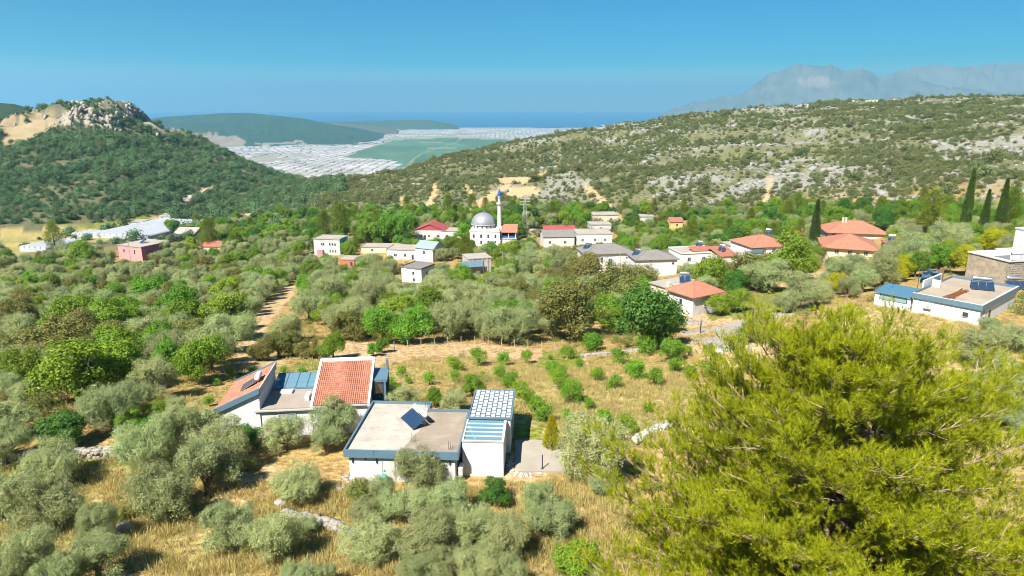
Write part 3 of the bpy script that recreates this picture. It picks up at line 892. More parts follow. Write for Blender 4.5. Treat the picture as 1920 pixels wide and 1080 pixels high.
box('clerestory_wall', WHITE2, B, -.048, .02, 2.4, .012, 6.28, 4.19)
# flat terrace
box('wall_middle', WHITE, B, -.04, .12, -1, 4.5, 7.3, 2.7)
flat_roof(B, .1, 4.4, .0, 4.3, 2.71, paint('terrace_screed', (.30, .255, .21), .95, .08, .5, (.3, .25, .21), .5, .3), .0, .12, .0)
box('gutter', GREYWALL, B, -.5, -.18, 2.6, 5.0, .1, 2.72)
box('hatch', WHITE2, B, 1.0, 3.2, 2.83, 2.2, 4.0, 3.05, .02)
box('vent_box', WHITE, B, 3.7, 1.4, 2.83, 4.1, 2.6, 3.3, .02)
window(B, 2.3, .12, 1.25, 1.6, 1.0, frame=GREYWALL, mat=BIGWIN)
# glass canopy of separate panes
MB().solid([(.15, 4.35, 2.95), (4.35, 4.35, 2.95), (4.35, 4.42, 2.95), (.15, 4.42, 2.95)], .2).build('canopy_rail', FASCIA, B)
MB().solid([(.15, 7.1, 3.45), (4.35, 7.1, 3.45), (4.35, 7.2, 3.45), (.15, 7.2, 3.45)], .7).build('canopy_rail', FASCIA, B)
box('canopy_floor', paint('blue_tiles', (.08, .22, .28), .4), B, .15, 4.45, 2.705, 4.35, 7.05, 2.72)
for i in range(4):
    x = .18 + i * 1.04
    MB().solid([(x - .03, 4.42, 3.0), (x + .03, 4.42, 3.0), (x + .03, 7.1, 3.46), (x - .03, 7.1, 3.46)], .09).build('glazing_bar', STEEL, B)
    for (ya, yb) in ((4.45, 5.4), (5.45, 7.08)):
        za = 2.97 + (ya - 4.42) * .172; zb = 2.97 + (yb - 4.42) * .172
        MB().solid([(x + .05, ya, za), (x + .99, ya, za), (x + .99, yb, zb), (x + .05, yb, zb)], .025).build('pane', SKYGLASS, B)
# right wing: large tiled roof rising to the back
Zr = lambda x, y: 2.85 + y / 6.2 * 1.8
MB().prism([(4.55, .15), (9.6, .15), (9.6, 6.4), (4.55, 6.4)], -1, lambda x, y: Zr(x, y) - .02).build('wall_right', WHITE, B)
rr_ = MB().prism([(4.45, -.15), (9.75, -.15), (9.75, 6.5), (4.45, 6.5)], lambda x, y: Zr(x, y), lambda x, y: Zr(x, y) + .12).build('roof', GREYWALL, B)
tile_field('tile_field', rr_, (4.7, -.1, Zr(0, -.1) + .12), (4.85, 0, 0), (0, 6.3, 6.3 / 6.2 * 1.8), 26, 21, TILE)
MB().prism([(4.42, -.16), (4.68, -.16), (4.68, 6.62), (4.42, 6.62)], lambda x, y: Zr(x, y) - .1, lambda x, y: Zr(x, y) + .26).build('verge', WHITE2, B)
MB().prism([(9.57, -.16), (9.8, -.16), (9.8, 6.62), (9.57, 6.62)], lambda x, y: Zr(x, y) - .1, lambda x, y: Zr(x, y) + .26).build('verge', WHITE2, B)
MB().prism([(4.69, 6.32), (9.56, 6.32), (9.56, 6.62), (4.69, 6.62)], lambda x, y: Zr(x, y), lambda x, y: Zr(x, y) + .30).build('verge', WHITE2, B)
# glazed side bay
MB().box(9.62, 1.6, -1, 11.0, 6.2, 1.5).build('bay_wall', WHITE, B)
box('bay_glazing', DARKWIN, B, 9.62, 3.6, 1.51, 10.9, 6.1, 3.6)
MB().box(9.62, 3.4, 3.61, 11.15, 6.5, 3.85).box(10.8, 3.4, 1.51, 11.0, 3.58, 3.6).box(10.91, 6.0, 1.51, 11.1, 6.4, 4.9).build('bay_frame', FASCIA, B)
solar_heater(wl(-2.2, 2.6, W_L(-2.2, 0) + .3, B), R(-80), 'solar water heater with white tank on the left red roof of the tiled villa', 2, paint('white_tank', (.72, .73, .74), .4), .85)
PROTECT.append((400, 665, 720, 785, 56))

# ------------------------------------------------------------------ the white villa at the right
C = thing('villa', 'white flat-roofed villa on the right with dark fascia and a blue glass lean-to', 'villa', (65.6, 91.2, -.9), R(40))
LAND.append((1770, 560, 'the white villa on the right'))
MB().box(.25, .25, -2.2, 16.5, 9.0, 2.5).build('wall', WHITE, C)
box('roof', paint('sandy_roof', (.34, .28, .215), .95, .09, .3, (.24, .195, .15), .6, .3), C, .12, .12, 2.5, 16.6, 9.2, 2.72)
MB().box(-.02, -.02, 2.35, 16.75, .12, 3.1).box(-.02, .12, 2.35, .12, 9.2, 3.1).box(16.6, .12, 2.35, 16.75, 9.2, 3.1).box(.12, 9.2, 2.35, 16.6, 9.34, 3.05).build('fascia', FASCIA, C)
MB().box(.04, .04, 3.1, 16.7, .3, 3.14).box(.04, .3, 3.1, .3, 9.1, 3.14).build('coping', WHITE2, C)
box('terrace_wall', WHITE, C, 5.6, 9.62, -1, 13.0, 9.85, 3.95); box('terrace_panel', FASCIA, C, 9.6, 9.56, 3.1, 12.2, 9.615, 3.8)
box('parapet_wall', WHITE2, C, 7.6, 8.0, 2.73, 7.9, 9.19, 3.9)
lw = MB().box(.6, 9.36, -2.2, 4.5, 14.6, 1.0).box(.6, 9.36, 1.0, .85, 9.9, 2.0).box(.6, 13.9, 1.0, .85, 14.6, 2.0).build('lean_to_wall', WHITE, C)
wnd = MB().box(.58, 9.92, 1.0, .7, 10.0, 1.95).box(.58, 13.8, 1.0, .7, 13.88, 1.95).box(.58, 10.0, 1.88, .7, 13.8, 1.95).box(.58, 10.0, 1.0, .7, 13.8, 1.06).box(.58, 11.85, 1.06, .7, 11.92, 1.88).build('window', DARKMETAL, C)
for y0, y1 in ((10.01, 11.84), (11.93, 13.79)): box('pane', BIGWIN, wnd, .61, y0, 1.065, .66, y1, 1.875)
MB().solid([(.35, 9.4, 2.1), (4.7, 9.4, 2.8), (4.7, 9.5, 2.8), (.35, 9.5, 2.1)], .12).solid([(.35, 14.6, 2.1), (4.7, 14.6, 2.8), (4.7, 14.7, 2.8), (.35, 14.7, 2.1)], .12).solid([(.33, 9.51, 2.1), (.43, 9.51, 2.1), (.43, 14.59, 2.1), (.33, 14.59, 2.1)], .12).build('lean_to_frame', FASCIA, C)
for i in range(4):
    for j in range(2):
        y = 9.54 + i * 1.265; a, e = .46 + j * 2.12, .46 + j * 2.12 + 2.05
        MB().solid([(a, y, 2.1 + (a - .35) * .161), (e, y, 2.1 + (e - .35) * .161), (e, y + 1.2, 2.1 + (e - .35) * .161), (a, y + 1.2, 2.1 + (a - .35) * .161)], .03).build('pane', FROST, C)
window(C, 1.9, .25, 1.2, .6, .9, 'front'); d = box('door', DARKMETAL, C, 4.2, .2, -.8, 4.9, .28, 1.5); box('handle', STEEL, d, 4.3, .15, .3, 4.4, .199, .36)
window(C, .25, 2.0, 1.0, .8, .7, 'left', frame=GREYWALL)
box('garage_opening', DARKMETAL, C, .2, 6.2, -2.0, .26, 8.8, -.4)
MB().tube([(.18, 8.9, -2), (.18, 8.9, 2.3)], .05, 6).build('drainpipe', WHITE2, C)
PROTECT.append((1600, 495, 1915, 600, 90))
ac = thing('air_conditioner', 'white outdoor air conditioner on the left wall of the right-hand villa', 'air conditioner', wl(.25, 6.9, 1.1, C), R(-50))
box('case', WHITE2, ac, -.5, -.36, 0, .5, -.03, .8, .02); MB().lathe([(.28, 0), (.28, .02), (.05, .03)], (0, 0, 0), 16).build('fan_grille', GREYWALL, ac)
ac.children[1].rotation_euler = (R(90), 0, 0); ac.children[1].location = (.1, -.362, .4)
solar_heater(wl(11.0, 3.2, 2.72, C), R(-25), 'low three-panel solar water heater on the roof of the right-hand villa', 3, STEEL, 1.05)
solar_heater((91.5, 119.0, float(ground(91.5, 119.)) + .1), R(-15), 'blue three-panel solar water heater on the retaining wall behind the right-hand villa', 3, STEEL, 1.15)
pl = thing('rebar_pile', 'pile of rusty steel bars lying on the roof of the right-hand villa', 'rebar', wl(5.5, 5.0, 2.73, C), R(40))
for i in range(26):
    a = random.uniform(-.12, .12); o_ = random.uniform(-.5, .5); L0 = random.uniform(-4, -2.5); L1 = random.uniform(2.5, 4.2); z = .04 + .02 * (i % 5)
    MB().tube([(L0, o_ + L0 * a, z), (L1, o_ + L1 * a, z + .03)], .028, 4).build('bar', RUST, pl)
# blue tarpaulin hung on a frame behind the villa
tp = thing('tarpaulin', 'creased blue tarpaulin hung on a frame beside the right-hand villa', 'tarpaulin', wl(9.4, 10.2, .6, C), R(38))
nx, nz = 40, 14; vs_ = []; fs = []
for i in range(nx):
    for j in range(nz):
        u, v = i / (nx - 1), j / (nz - 1)
        sag = .45 * math.sin(math.pi * ((u * 2) % 1.0)) * v + .9 * u * u * v
        vs_.append((u * 6.4 - 3.2, .10 * math.sin(9 * v + 5 * u) + .08 * math.sin(23 * u + 4 * v) + .2 * math.sin(3 * u), 2.6 + 2.2 * v - sag))
for i in range(nx - 1):
    for j in range(nz - 1): fs.append((i * nz + j, (i + 1) * nz + j, (i + 1) * nz + j + 1, i * nz + j + 1))
o = MB().add(vs_, fs).build('sheet', paint('blue_tarp', (.10, .19, .28), .5, .06, 1), tp, True)
so = o.modifiers.new('th', 'SOLIDIFY'); so.thickness = .01
for x in (-3.2, 0, 3.2): MB().tube([(x, .35, -2.6), (x, .35, 4.8 if x < 3 else 3.9)], .04, 6).build('post', DARKMETAL, tp)
MB().tube([(-3.2, .35, 2.6), (5.5, .35, 2.6)], .03, 5).build('rail', DARKMETAL, tp)
# board fence
bf = thing('board_fence', 'weathered upright board fence between tarpaulin and lean-to of the right-hand villa', 'fence', wl(7.5, 16.0, -1.2, C), R(40))
bme = MB().box(0, 0, 0, .2, .03, 2.9).mesh('board'); bme.materials.append(WOOD)
for i in range(14):
    o = link(bpy.data.objects.new('board', bme)); o.parent = bf; o.location = (-3.2 + i * .23, random.uniform(-.01, .01), random.uniform(-.1, .1))
MB().box(-3.25, .04, .6, .05, .1, .7).box(-3.25, .04, 2.2, .05, .1, 2.3).build('rail', WOOD, bf)
bf2 = thing('board_fence', 'pale board screen on the far side of the right-hand villa roof', 'fence', wl(14.4, 10.4, -.3, C), R(40))
for i in range(16):
    o = link(bpy.data.objects.new('board', bme)); o.parent = bf2; o.location = (-1.8 + i * .23, random.uniform(-.01, .01), 1.7 + random.uniform(-.05, .05))
MB().box(-1.85, .04, -.5, 1.95, .14, 4.4).build('rail', WOOD, bf2)

# stone house at the right edge
Dh = thing('stone_house', 'rough stone house with white railed terrace at the right edge', 'house', (98.5, 127.0, -2.6), R(12))
LAND.append((1900, 500, 'the stone house'))
box('wall', paint('rubble_masonry', (.42, .35, .26), .95, .2, 1.2, (.24, .2, .15), .7, .9), Dh, -4.6, 0, -3, 9, 9, 3.2)
sb = MB()
for i in range(26):
    for j in range(8):
        w_ = random.uniform(.32, .5); x = -4.5 + i * .52 + (j % 2) * .2; z = -.4 + j * .44
        sb.box(x, -.06 - random.uniform(0, .05), z, x + w_, .02, z + random.uniform(.26, .4))
tag(sb.build('stones', STONE, Dh), kind='stuff')
box('terrace_slab', WHITE2, Dh, -4.8, -.3, 3.21, 9.2, 9.2, 3.45)
for x in (-4.6, -1.6, 1.4, 4.4, 7.4): box('post', WHITE, Dh, x, -.2, 3.46, x + .14, -.06, 5.1)
for i in range(4): box('rail_panel', paint('pale_panel', (.55, .6, .66), .5), Dh, -4.44 + i * 3, -.16, 3.55, -1.62 + i * 3, -.1, 4.75)
rb = MB()
for i in range(26): rb.box(-4.9 + i * .55, -.5, 5.11, -4.55 + i * .55, 3.2, 5.2)
rb.build('terrace_roof', WHITE2, Dh)
box('gate', DARKMETAL, Dh, 1.2, -.35, -.5, 3.0, -.2, 2.2)
Dw = thing('white_house', 'white building with dark wall lights above the stone house', 'house', (112.5, 136, -1.6), R(12), 'village houses')
box('wall', WHITE, Dw, -4.2, 0, -3, 8, 8, 5.6); flat_roof(Dw, -4.2, 8, 0, 8, 5.6, WHITE2, .1, .15, .2)
MB().box(-4.4, -.6, 4.4, -4.2, -.4, 7.6).box(-4.4, -.6, 7.6, 6, -.4, 7.8).box(5.8, -.6, 5.4, 6, -.4, 7.6).build('pergola_frame', WHITE, Dw)
for i in range(4): box('wall_lamp', DARKMETAL, Dw, -3.2 + i * 1.7, -.15, 3.8 + (i % 2) * .8, -2.95 + i * 1.7, -.003, 4.2 + (i % 2) * .8)
PROTECT.append((1845, 430, 1920, 515, 120))

# ------------------------------------------------------------------ village houses
far_house('white_house', 'white two-storey house with small windows in two rows and a teal side', 'house', 614, 478, 51, 29, 9, -10, WHITE2, 'flat', PALEROOF,
          [('front', f, z, .8, 1.1) for z in (.18, .62) for f in ((.30, .38, .62, .72, .82) if z > .5 else (.62, .72, .82))], ('right', TEAL), door=(.2, MAROON), phrase='the white two-storey house')
box('porch', paint('mauve_render', (.42, .22, .26), .8), [o for o in bpy.data.objects if 'teal side' in o.get('label', '')][0], -4.2, -1.5, -2, -1.6, -.002, 2.4)
t, W_, H_, s_ = far_house('red_roofed_house', 'white house with maroon gable roof and shaded veranda left of the mosque', 'house', 806, 449, 56, 17, 12, -6, WHITE2, 'gy', MAROON, [('front', .2, .2, 1.6, 1.6), ('front', .48, .25, 1.1, 1.2), ('front', .78, .25, 1.6, 1.2)], rise=3.0, door=(.34, DARKMETAL), phrase='the maroon-roofed house')
MB().add([(-W_ / 2, -.04, H_), (W_ / 2, -.04, H_), (0, -.04, H_ + 2.9), (-W_ / 2, .005, H_), (W_ / 2, .005, H_), (0, .005, H_ + 2.9)], [(0, 1, 2), (4, 3, 5), (1, 4, 5, 2), (3, 0, 2, 5), (1, 0, 3, 4)]).build('gable_board', MAROON, t)
far_house('white_house', 'low white flat-roofed house joined to the maroon-roofed house', 'house', 846, 449, 38, 15, 9, -6, WHITE2, 'flat', PALEROOF, [('front', .3, .3, 1.2, 1.2), ('front', .7, .3, 1.2, 1.2)])
far_house('white_house', 'white flat-roofed house left of the blue-grey gabled house', 'house', 754, 486, 58, 17, 10, -8, WHITE, 'flat', PALEROOF, [('front', .28, .3, 1.4, 1.2), ('front', .6, .3, 1.2, 1.2)], door=(.85, DARKMETAL))
far_house('gabled_house', 'white two-storey house with blue-grey gable roof beside the flat white house', 'house', 796, 490, 35, 25, 8, -28, WHITE, 'gx', BLUEROOF, [('front', .5, .55, 1.2, 1.3), ('right', .4, .55, 1.4, 1.4)], phrase='the blue-grey gabled house', rise=2.2)
far_house('low_house', 'long low beige house with flat roof behind the blue-grey gabled house', 'house', 712, 474, 70, 10, 8, -4, CREAM, 'flat', PALEROOF, [('front', .3, .3, 1.0, 1.0), ('front', .7, .3, 1.0, 1.0)])
far_house('brick_shed', 'brick-red shed with pale flat roof below the white two-storey house', 'shed', 651, 500, 28, 13, 7, -6, BRICKRED, 'flat', PALEROOF, door=(.8, DARKMETAL), lip=.1)
far_house('white_house', 'small white two-storey house with grey roof standing alone below the village', 'house', 772, 530, 40, 27, 8, -26, WHITE, 'flat', GREYROOF, [('front', .6, .58, .9, 1.1), ('front', .62, .12, .9, 1.1), ('right', .4, .5, .9, 1.2)], lip=.3, phrase='the small white house standing alone')
t, W_, H_, s_ = far_house('concrete_house', 'unfinished grey concrete house with a blue awning below the mosque', 'house', 900, 512, 42, 27, 9, 18, GREYWALL, 'flat', PALEROOF, [('front', .75, .2, 1.2, 1.4)], lip=.1, phrase='the unfinished concrete house')
for i in range(5): box('pillar', GREYWALL, t, -W_ / 2 + .1 + i * W_ / 5, -.25, -2, -W_ / 2 + .4 + i * W_ / 5, -.013, H_ - .02)
MB().solid([(-W_ / 2 - 3, -3.5, H_ * .62), (.5, -3.5, H_ * .62), (.5, -.26, H_ * .9), (-W_ / 2 - 3, -.26, H_ * .9)], .1).build('awning', FASCIA, t)
for x in (-W_ / 2 - 2.8, .3): MB().tube([(x, -3.3, -2), (x, -3.3, H_ * .6)], .07, 6).build('awning_post', STEEL, t)
far_house('long_house', 'white house with maroon strip and grey roof right of the mosque', 'house', 1048, 462, 58, 18, 13, 4, WHITE2, 'gx', GREYROOF, [('front', .2, .3, 1.2, 1.2), ('front', .7, .3, 1.2, 1.2)], rise=2.0, phrase='the grey-roofed house right of the mosque')
far_house('low_house', 'low house with maroon roof behind the grey-roofed house right of the mosque', 'house', 1051, 441, 60, 8, 7, 4, WHITE2, 'shed', MAROON, rise=1.6)
far_house('white_house', 'long white flat-roofed house right of the maroon roof and grey roof', 'house', 1115, 457, 66, 17, 13, 3, WHITE, 'flat', PALEROOF, [('front', f, .3, 1.1, 1.2) for f in (.15, .5, .8)], lip=.3, phrase='the long white flat-roofed house')
far_house('white_house', 'white house with flat roof half hidden behind the long white house', 'house', 1126, 436, 40, 14, 9, 3, WHITE2, 'flat', PALEROOF, [('front', .5, .4, 1.2, 1.2)])
far_house('beige_house', 'beige flat-roofed house at the foot of the rocky hill above the village', 'house', 1136, 417, 48, 13, 11, 5, CREAM, 'flat', PALEROOF, [('front', f, .3, 1.2, 1.2) for f in (.25, .7)], phrase='the beige house at the hill foot')
far_house('white_house', 'tiny white house among trees at the foot of the hill', 'house', 1214, 416, 26, 9, 8, 5, WHITE2, 'flat', PALEROOF, [('front', .5, .3, 1.2, 1.1)])
far_house('yellow_house', 'small yellow house with brown roof at the foot of the hill', 'house', 1269, 427, 24, 11, 8, 5, paint('yellow_wall', (.66, .46, .20), .85), 'gx', TILE_OLD, [('front', .5, .3, 1.1, 1.1)], phrase='the small yellow house')
t1, W1_, H1_, s_ = far_house('grey_roofed_house', 'left of two joined white houses with grey hipped roofs', 'house', 1142, 506, 92, 31, 11, 9, WHITE, 'hip', GREYROOF, [('front', .12, .62, .9, .9), ('front', .34, .5, 1.0, 1.6), ('front', .52, .15, 1.3, 3.3), ('front', .86, .68, .9, .6)], door=(.22, DARKMETAL), phrase='the twin grey-roofed houses')
box('balcony', FASCIA, t1, -W1_ / 2 + 1, -1.4, H1_ * .42, -W1_ / 2 + 5, -.01, H1_ * .58)
t2, W_, H_, s_ = far_house('grey_roofed_house', 'right of two joined white houses with grey hipped roofs', 'house', 1230, 519, 78, 33, 10, 6, WHITE, 'hip', GREYROOF, [('front', .9, .7, .9, .7)], rise=2.0)
MB().box(-W_ / 2 + 4.2, -.12, -2, -W_ / 2 + 4.9, -.013, H_ - .2).build('wall_band', GREYWALL, t2)
solar_heater(wl(-W_ / 2 + .6, 4.4, H_ + .35, t2), R(-40), 'blue solar water heater between the twin grey-roofed houses', 2, STEEL, 1.15)
solar_heater(wl(-W1_ / 2 + 1.4, 5.0, H1_ + .8, t1), R(-30), 'grey solar water heater at the left end of the twin grey roofs', 2, STEEL, 1.3)
t, W_, H_, s_ = far_house('white_house', 'white house with flat roof and dark side strip right of the twin grey roofs', 'house', 1312, 494, 72, 19, 11, 12, WHITE, 'flat', PALEROOF, [('front', .2, .3, 1.3, 1.3), ('front', .6, .3, 1.3, 1.3)], phrase='the flat white house with solar heaters', edge=WHITE)
MB().solid([(-W_ / 2 + 5, 2, H_ + .5), (W_ / 2 - 1, 2, H_ + .5), (W_ / 2 - 1, 6, H_ + 1.4), (-W_ / 2 + 5, 6, H_ + 1.4)], .15).build('tile_canopy', TILE_OLD, t)
solar_heater((t.location[0] + 1, t.location[1] + 7, t.location[2] + H_ + .9), R(-30), 'solar water heater on the flat white house right of the twin grey roofs', 2, STEEL, 1.15)
t, W_, H_, s_ = far_house('red_roofed_house', 'small house with worn red sloping roof beside the flat white house', 'house', 1366, 492, 34, 12, 8, 16, WHITE2, 'shed', TILE_OLD, rise=2.0)
solar_heater((t.location[0] - 2, t.location[1] + 3, t.location[2] + H_ + 1.2), R(-30), 'solar water heater on the worn red sloping roof', 2, STEEL, 1.15)
far_house('white_house', 'white flat-roofed house left of the red hipped roof with bay', 'house', 1388, 476, 32, 13, 9, 10, WHITE2, 'flat', PALEROOF, [('front', .5, .35, 1.2, 1.2)])
t, W_, H_, s_ = far_house('red_roofed_house', 'white house with bright red hipped roof and blue glazed corner left of the cypress', 'house', 1446, 481, 78, 19, 14, 14, WHITE, 'hip', TILE, [('front', f, .45, 1.3, 1.2) for f in (.3, .55, .8)], rise=3.0, phrase='the red hipped roof left of the cypress')
box('glazed_corner', FROST, t, -W_ / 2 - .3, -.3, H_ * .45, -W_ / 2 + 4, -.011, H_ * .92)
solar_heater(wl(W_ * .22, 7.5, H_ + 2.6, t), R(-20), 'solar water heater on the ridge of the red hipped roof left of the cypress', 2, STEEL, 1.15)
t, W_, H_, s_ = far_house('red_roofed_house', 'cream house with wide red hipped roof, the nearer of two beside the cypress', 'house', 1592, 486, 84, 20, 15, -20, CREAM, 'hip', TILE, [('front', f, .45, 1.2, 1.2) for f in (.25, .5, .8)], rise=3.4, over=1.0, door=(.65, DARKMETAL), phrase='the nearer red hipped roof')
hut = thing('white_hut', 'small white hut right of the nearer red hipped roof', 'hut', (t.location[0] + 13.5, t.location[1] + 2, float(ground(t.location[0] + 13.5, t.location[1] + 2))), R(-20), 'village houses')
box('wall', WHITE2, hut, -2.2, 0, -2, 2.2, 4, 2.6); box('roof', TILE_OLD, hut, -2.5, -.3, 2.6, 2.5, 4.3, 2.85); window(hut, 0, 0, 1.0, 1.0, 1.0)
solar_heater(wl(0, 1.2, 2.86, hut), R(-30), 'solar water heater with white tank on the small white hut', 2, paint('white_tank', (.72, .73, .74), .4), 1.15)
t, W_, H_, s_ = far_house('red_roofed_house', 'cream house with red hipped roof, the farther of two beside the cypress', 'house', 1606, 452, 100, 15, 14, -12, WHITE2, 'hip', TILE, [('front', f, .45, 1.2, 1.2) for f in (.1, .3)], rise=3.4, over=.9)
for x in (-4.2, -3.2): box('chimney', CREAM, t, x, 5.5, H_ + 1, x + .6, 6.1, H_ + 4.6)
# pink house and the sheds on the left
t, W_, H_, s_ = far_house('pink_house', 'pink two-storey house with dark pink side and flat roof', 'house', 246, 488, 58, 26, 15, -24, PINK, 'flat', PALEROOF, [('front', .25, .55, 1.1, 1.5), ('front', .7, .5, 1.0, 1.9), ('right', .15, .5, 1.0, 1.4), ('right', .55, .5, 1.4, 1.4), ('right', .8, .5, 1.4, 1.4)], ('right', MAGENTA), phrase='the pink house')
solar_heater((t.location[0] + 2, t.location[1] + 6, t.location[2] + H_ + .2), R(-35), 'dark solar water heater on the roof of the pink house', 2, DARKMETAL, 1.15)
far_house('white_shed', 'white flat-roofed shed beside the left greenhouse', 'shed', 254, 425, 28, 8, 9, 0, WHITE2, 'flat', PALEROOF, [('front', .7, .3, 1.5, 1.2)])
far_house('white_shed', 'white shed with blue door where the valley road comes out', 'shed', 309, 413, 22, 7, 8, 0, WHITE, 'shed', PALEROOF, door=(.3, BLUE))
far_house('white_shed', 'long white roofed shed right of the greenhouse with teal end', 'shed', 346, 447, 40, 9, 12, -8, WHITE2, 'gx', PALEROOF, side=('right', TEAL))
far_house('low_house', 'low house with worn red roof right of the pink house', 'house', 396, 470, 34, 8, 9, -6, CREAM, 'gx', TILE_OLD, [('front', .5, .2, 1.2, 1.0)])
for (px_, py_, w_, c_, lb) in ((1637, 191, 17, CREAM, 'sandy house on the skyline of the right hill'), (1681, 189, 15, CREAM, 'smaller sandy house right of the other on the skyline'), (1508, 199, 15, WHITE2, 'white hut at the left end of the skyline houses')):
    far_house('hilltop_house', lb, 'house', px_, py_ + 2, w_, 5.5, 9, 0, c_, 'flat', PALEROOF, [('front', .3, .3, 1.6, 1.6), ('front', .7, .3, 1.6, 1.6)], group='houses on the skyline')

# small hip-roofed house by the lane, with tiles laid one by one
p, s_ = at(1298, 594)
E_ = thing('red_roofed_house', 'small white house with red tiled hipped roof by the grey lane', 'house', p, R(32))
LAND.append((1297, 560, 'the small red-roofed house by the lane'))
k = s_ / .064
def sc(*a): return [v * k for v in a]
eW, eD, eH = 4.6 * k, 4.0 * k, 2.5 * k
box('wall', WHITE2, E_, 0, 0, -2, eW, eD, eH)
window(E_, eW * .45, 0, eH * .4, .7, 1.1); window(E_, 0, eD * .5, eH * .42, .8, 1.2, 'left'); window(E_, eW * .8, 0, eH * .55, .6, .6)
window(E_, 0, eD * .75, eH * .02, .5, .5, 'left')
hr = hip_roof(E_, 0, eW, 0, eD, eH, 1.25 * k, TILE, .65, th=.16)
box('rear_wing', CREAM, E_, .4, eD + .013, -2, eW + 2, eD + 3.6 * k, eH - .1); box('rear_roof', PALEROOF, E_, .1, eD + .7, eH - .09, eW + 2.4, eD + 3.9 * k, eH + .12)
box('chimney', CREAM, E_, 1.0, eD + 1.2, eH + .13, 1.8, eD + 1.9, eH + .95)
p2 = wl(eW * .75, eD + 1.2, eH + .13, E_); solar_heater(p2, R(-10), 'silver solar water heater on the small red-roofed house by the lane', 2, STEEL, 1.15)
PROTECT.append((1245, 530, 1360, 585, p[1]))

# greenhouses at the left: long arched plastic tunnels
PLASTIC = paint('greenhouse_plastic', (.42, .44, .47), .35, .06, .1, (.5, .52, .54), .3)
def greenhouse(px, py, w_px, n, length, yaw, label):
    p, s = at(px, py)
    t = thing('greenhouse', label, 'greenhouse', (p[0], p[1], p[2] - .5), R(yaw), 'plastic greenhouses on the left')
    W = w_px * s / n
    for i in range(n):
        x0 = (i - n / 2) * W; b = MB(); m_ = 8
        for q in range(2):
            for a in range(m_ + 1):
                th = math.pi * a / m_
                b.v.append((x0 + W / 2 - math.cos(th) * W * .5, q * length, 1.6 + math.sin(th) * 1.7))
        for a in range(m_): b.f.append((a, m_ + 1 + a, m_ + 2 + a, a + 1))
        b.f.append(tuple(range(m_ + 1))); b.f.append(tuple(range(m_ + 1, 2 * m_ + 2))[::-1])
        tun = b.build('tunnel', PLASTIC, t)
        box('side_wall', PLASTIC, tun, x0 + .05, .05, -2, x0 + W - .05, length - .05, 1.6)
    PROTECT.append((px - w_px / 2, py - 26, px + w_px / 2, py - 1, p[1] + 30))
greenhouse(225, 447, 125, 9, 52, -14, 'long row of pale plastic greenhouse tunnels behind the pink house')
greenhouse(62, 472, 60, 5, 22, -12, 'smaller pale plastic greenhouse at the left edge')
greenhouse(150, 446, 40, 4, 12, -16, 'narrow pale greenhouse strip left of the long tunnels')

# ------------------------------------------------------------------ mosque
p, s = at(908, 461)
K = thing('mosque', 'white village mosque with silver dome, blue-tipped minaret and red porch roof', 'mosque', p, R(-4))
LAND.append((915, 425, 'the mosque'))
PROTECT.append((876, 350, 972, 455, p[1]))
W = 56 * s; h = 27 * s; x0, x1 = -27 * s, 29 * s
DD = W * .95
box('wall', WHITE, K, x0, 0, -3, x1, DD, h)
box('cornice', WHITE2, K, x0 - .25, -.25, h, x1 + .25, DD + .25, h + .35)
MB().box(x0 + .4, .4, h + .351, x1 - .4, DD - .4, h + 4 * s).build('upper_stage', paint('grey_lead_roof', (.48, .48, .47), .6, .06), K)
cxd, cyd = -4 * s, DD * .48; rd = 23 * s; zd = h + 4 * s
dr = MB().lathe([(rd * .96, 0), (rd * .96, 6 * s), (rd * 1.03, 6.2 * s), (rd * 1.03, 7 * s)], (cxd, cyd, zd), 40).build('drum', WHITE2, K, False)
for i in range(16):
    a = 2 * math.pi * i / 16
    M = Matrix.Translation((cxd, cyd, zd + 1.5 * s)) @ Matrix.Rotation(a, 4, 'Z')
    MB().box(-.3, -rd * .965 - .04, 0, .3, -rd * .94, 3.4 * s, M).build('window', DARKWIN, dr)
MB().lathe([(rd * math.cos(R(a)), rd * .92 * math.sin(R(a))) for a in range(0, 90, 6)] + [(.05, rd * .925)], (cxd, cyd, zd + 7 * s), 40).build('dome', LEAD, K, True)
MB().lathe([(.12, 0), (.12, .8), (.3, 1.0), (.05, 1.3), (.22, 1.6), (.03, 2.4), (.01, 3)], (cxd, cyd, zd + 7 * s + rd * .92), 8).build('finial', LEAD, K)
for row, z in enumerate((.12, .56)):
    for f in (.13, .38, .62, .86):
        o = window(K, x0 + W * f, 0, h * z, 1.0, 1.25)
        b = MB(); n = 8; xx = x0 + W * f; zz = h * z + 1.2
        pts = [(xx + .5 * math.cos(math.pi * a / n), zz + .5 * math.sin(math.pi * a / n)) for a in range(n + 1)]
        b.v = [(a, -.065, c) for a, c in pts] + [(a, .01, c) for a, c in pts]
        b.f = [tuple(range(n + 1))[::-1], tuple(range(n + 1, 2 * n + 2))] + [(a, a + 1, n + 2 + a, n + 1 + a) for a in range(n)]
        b.build('arch', DARKWIN, o)
    for f in (.3, .7): window(K, x0, DD * f, h * z, 1.0, 1.5, 'left')
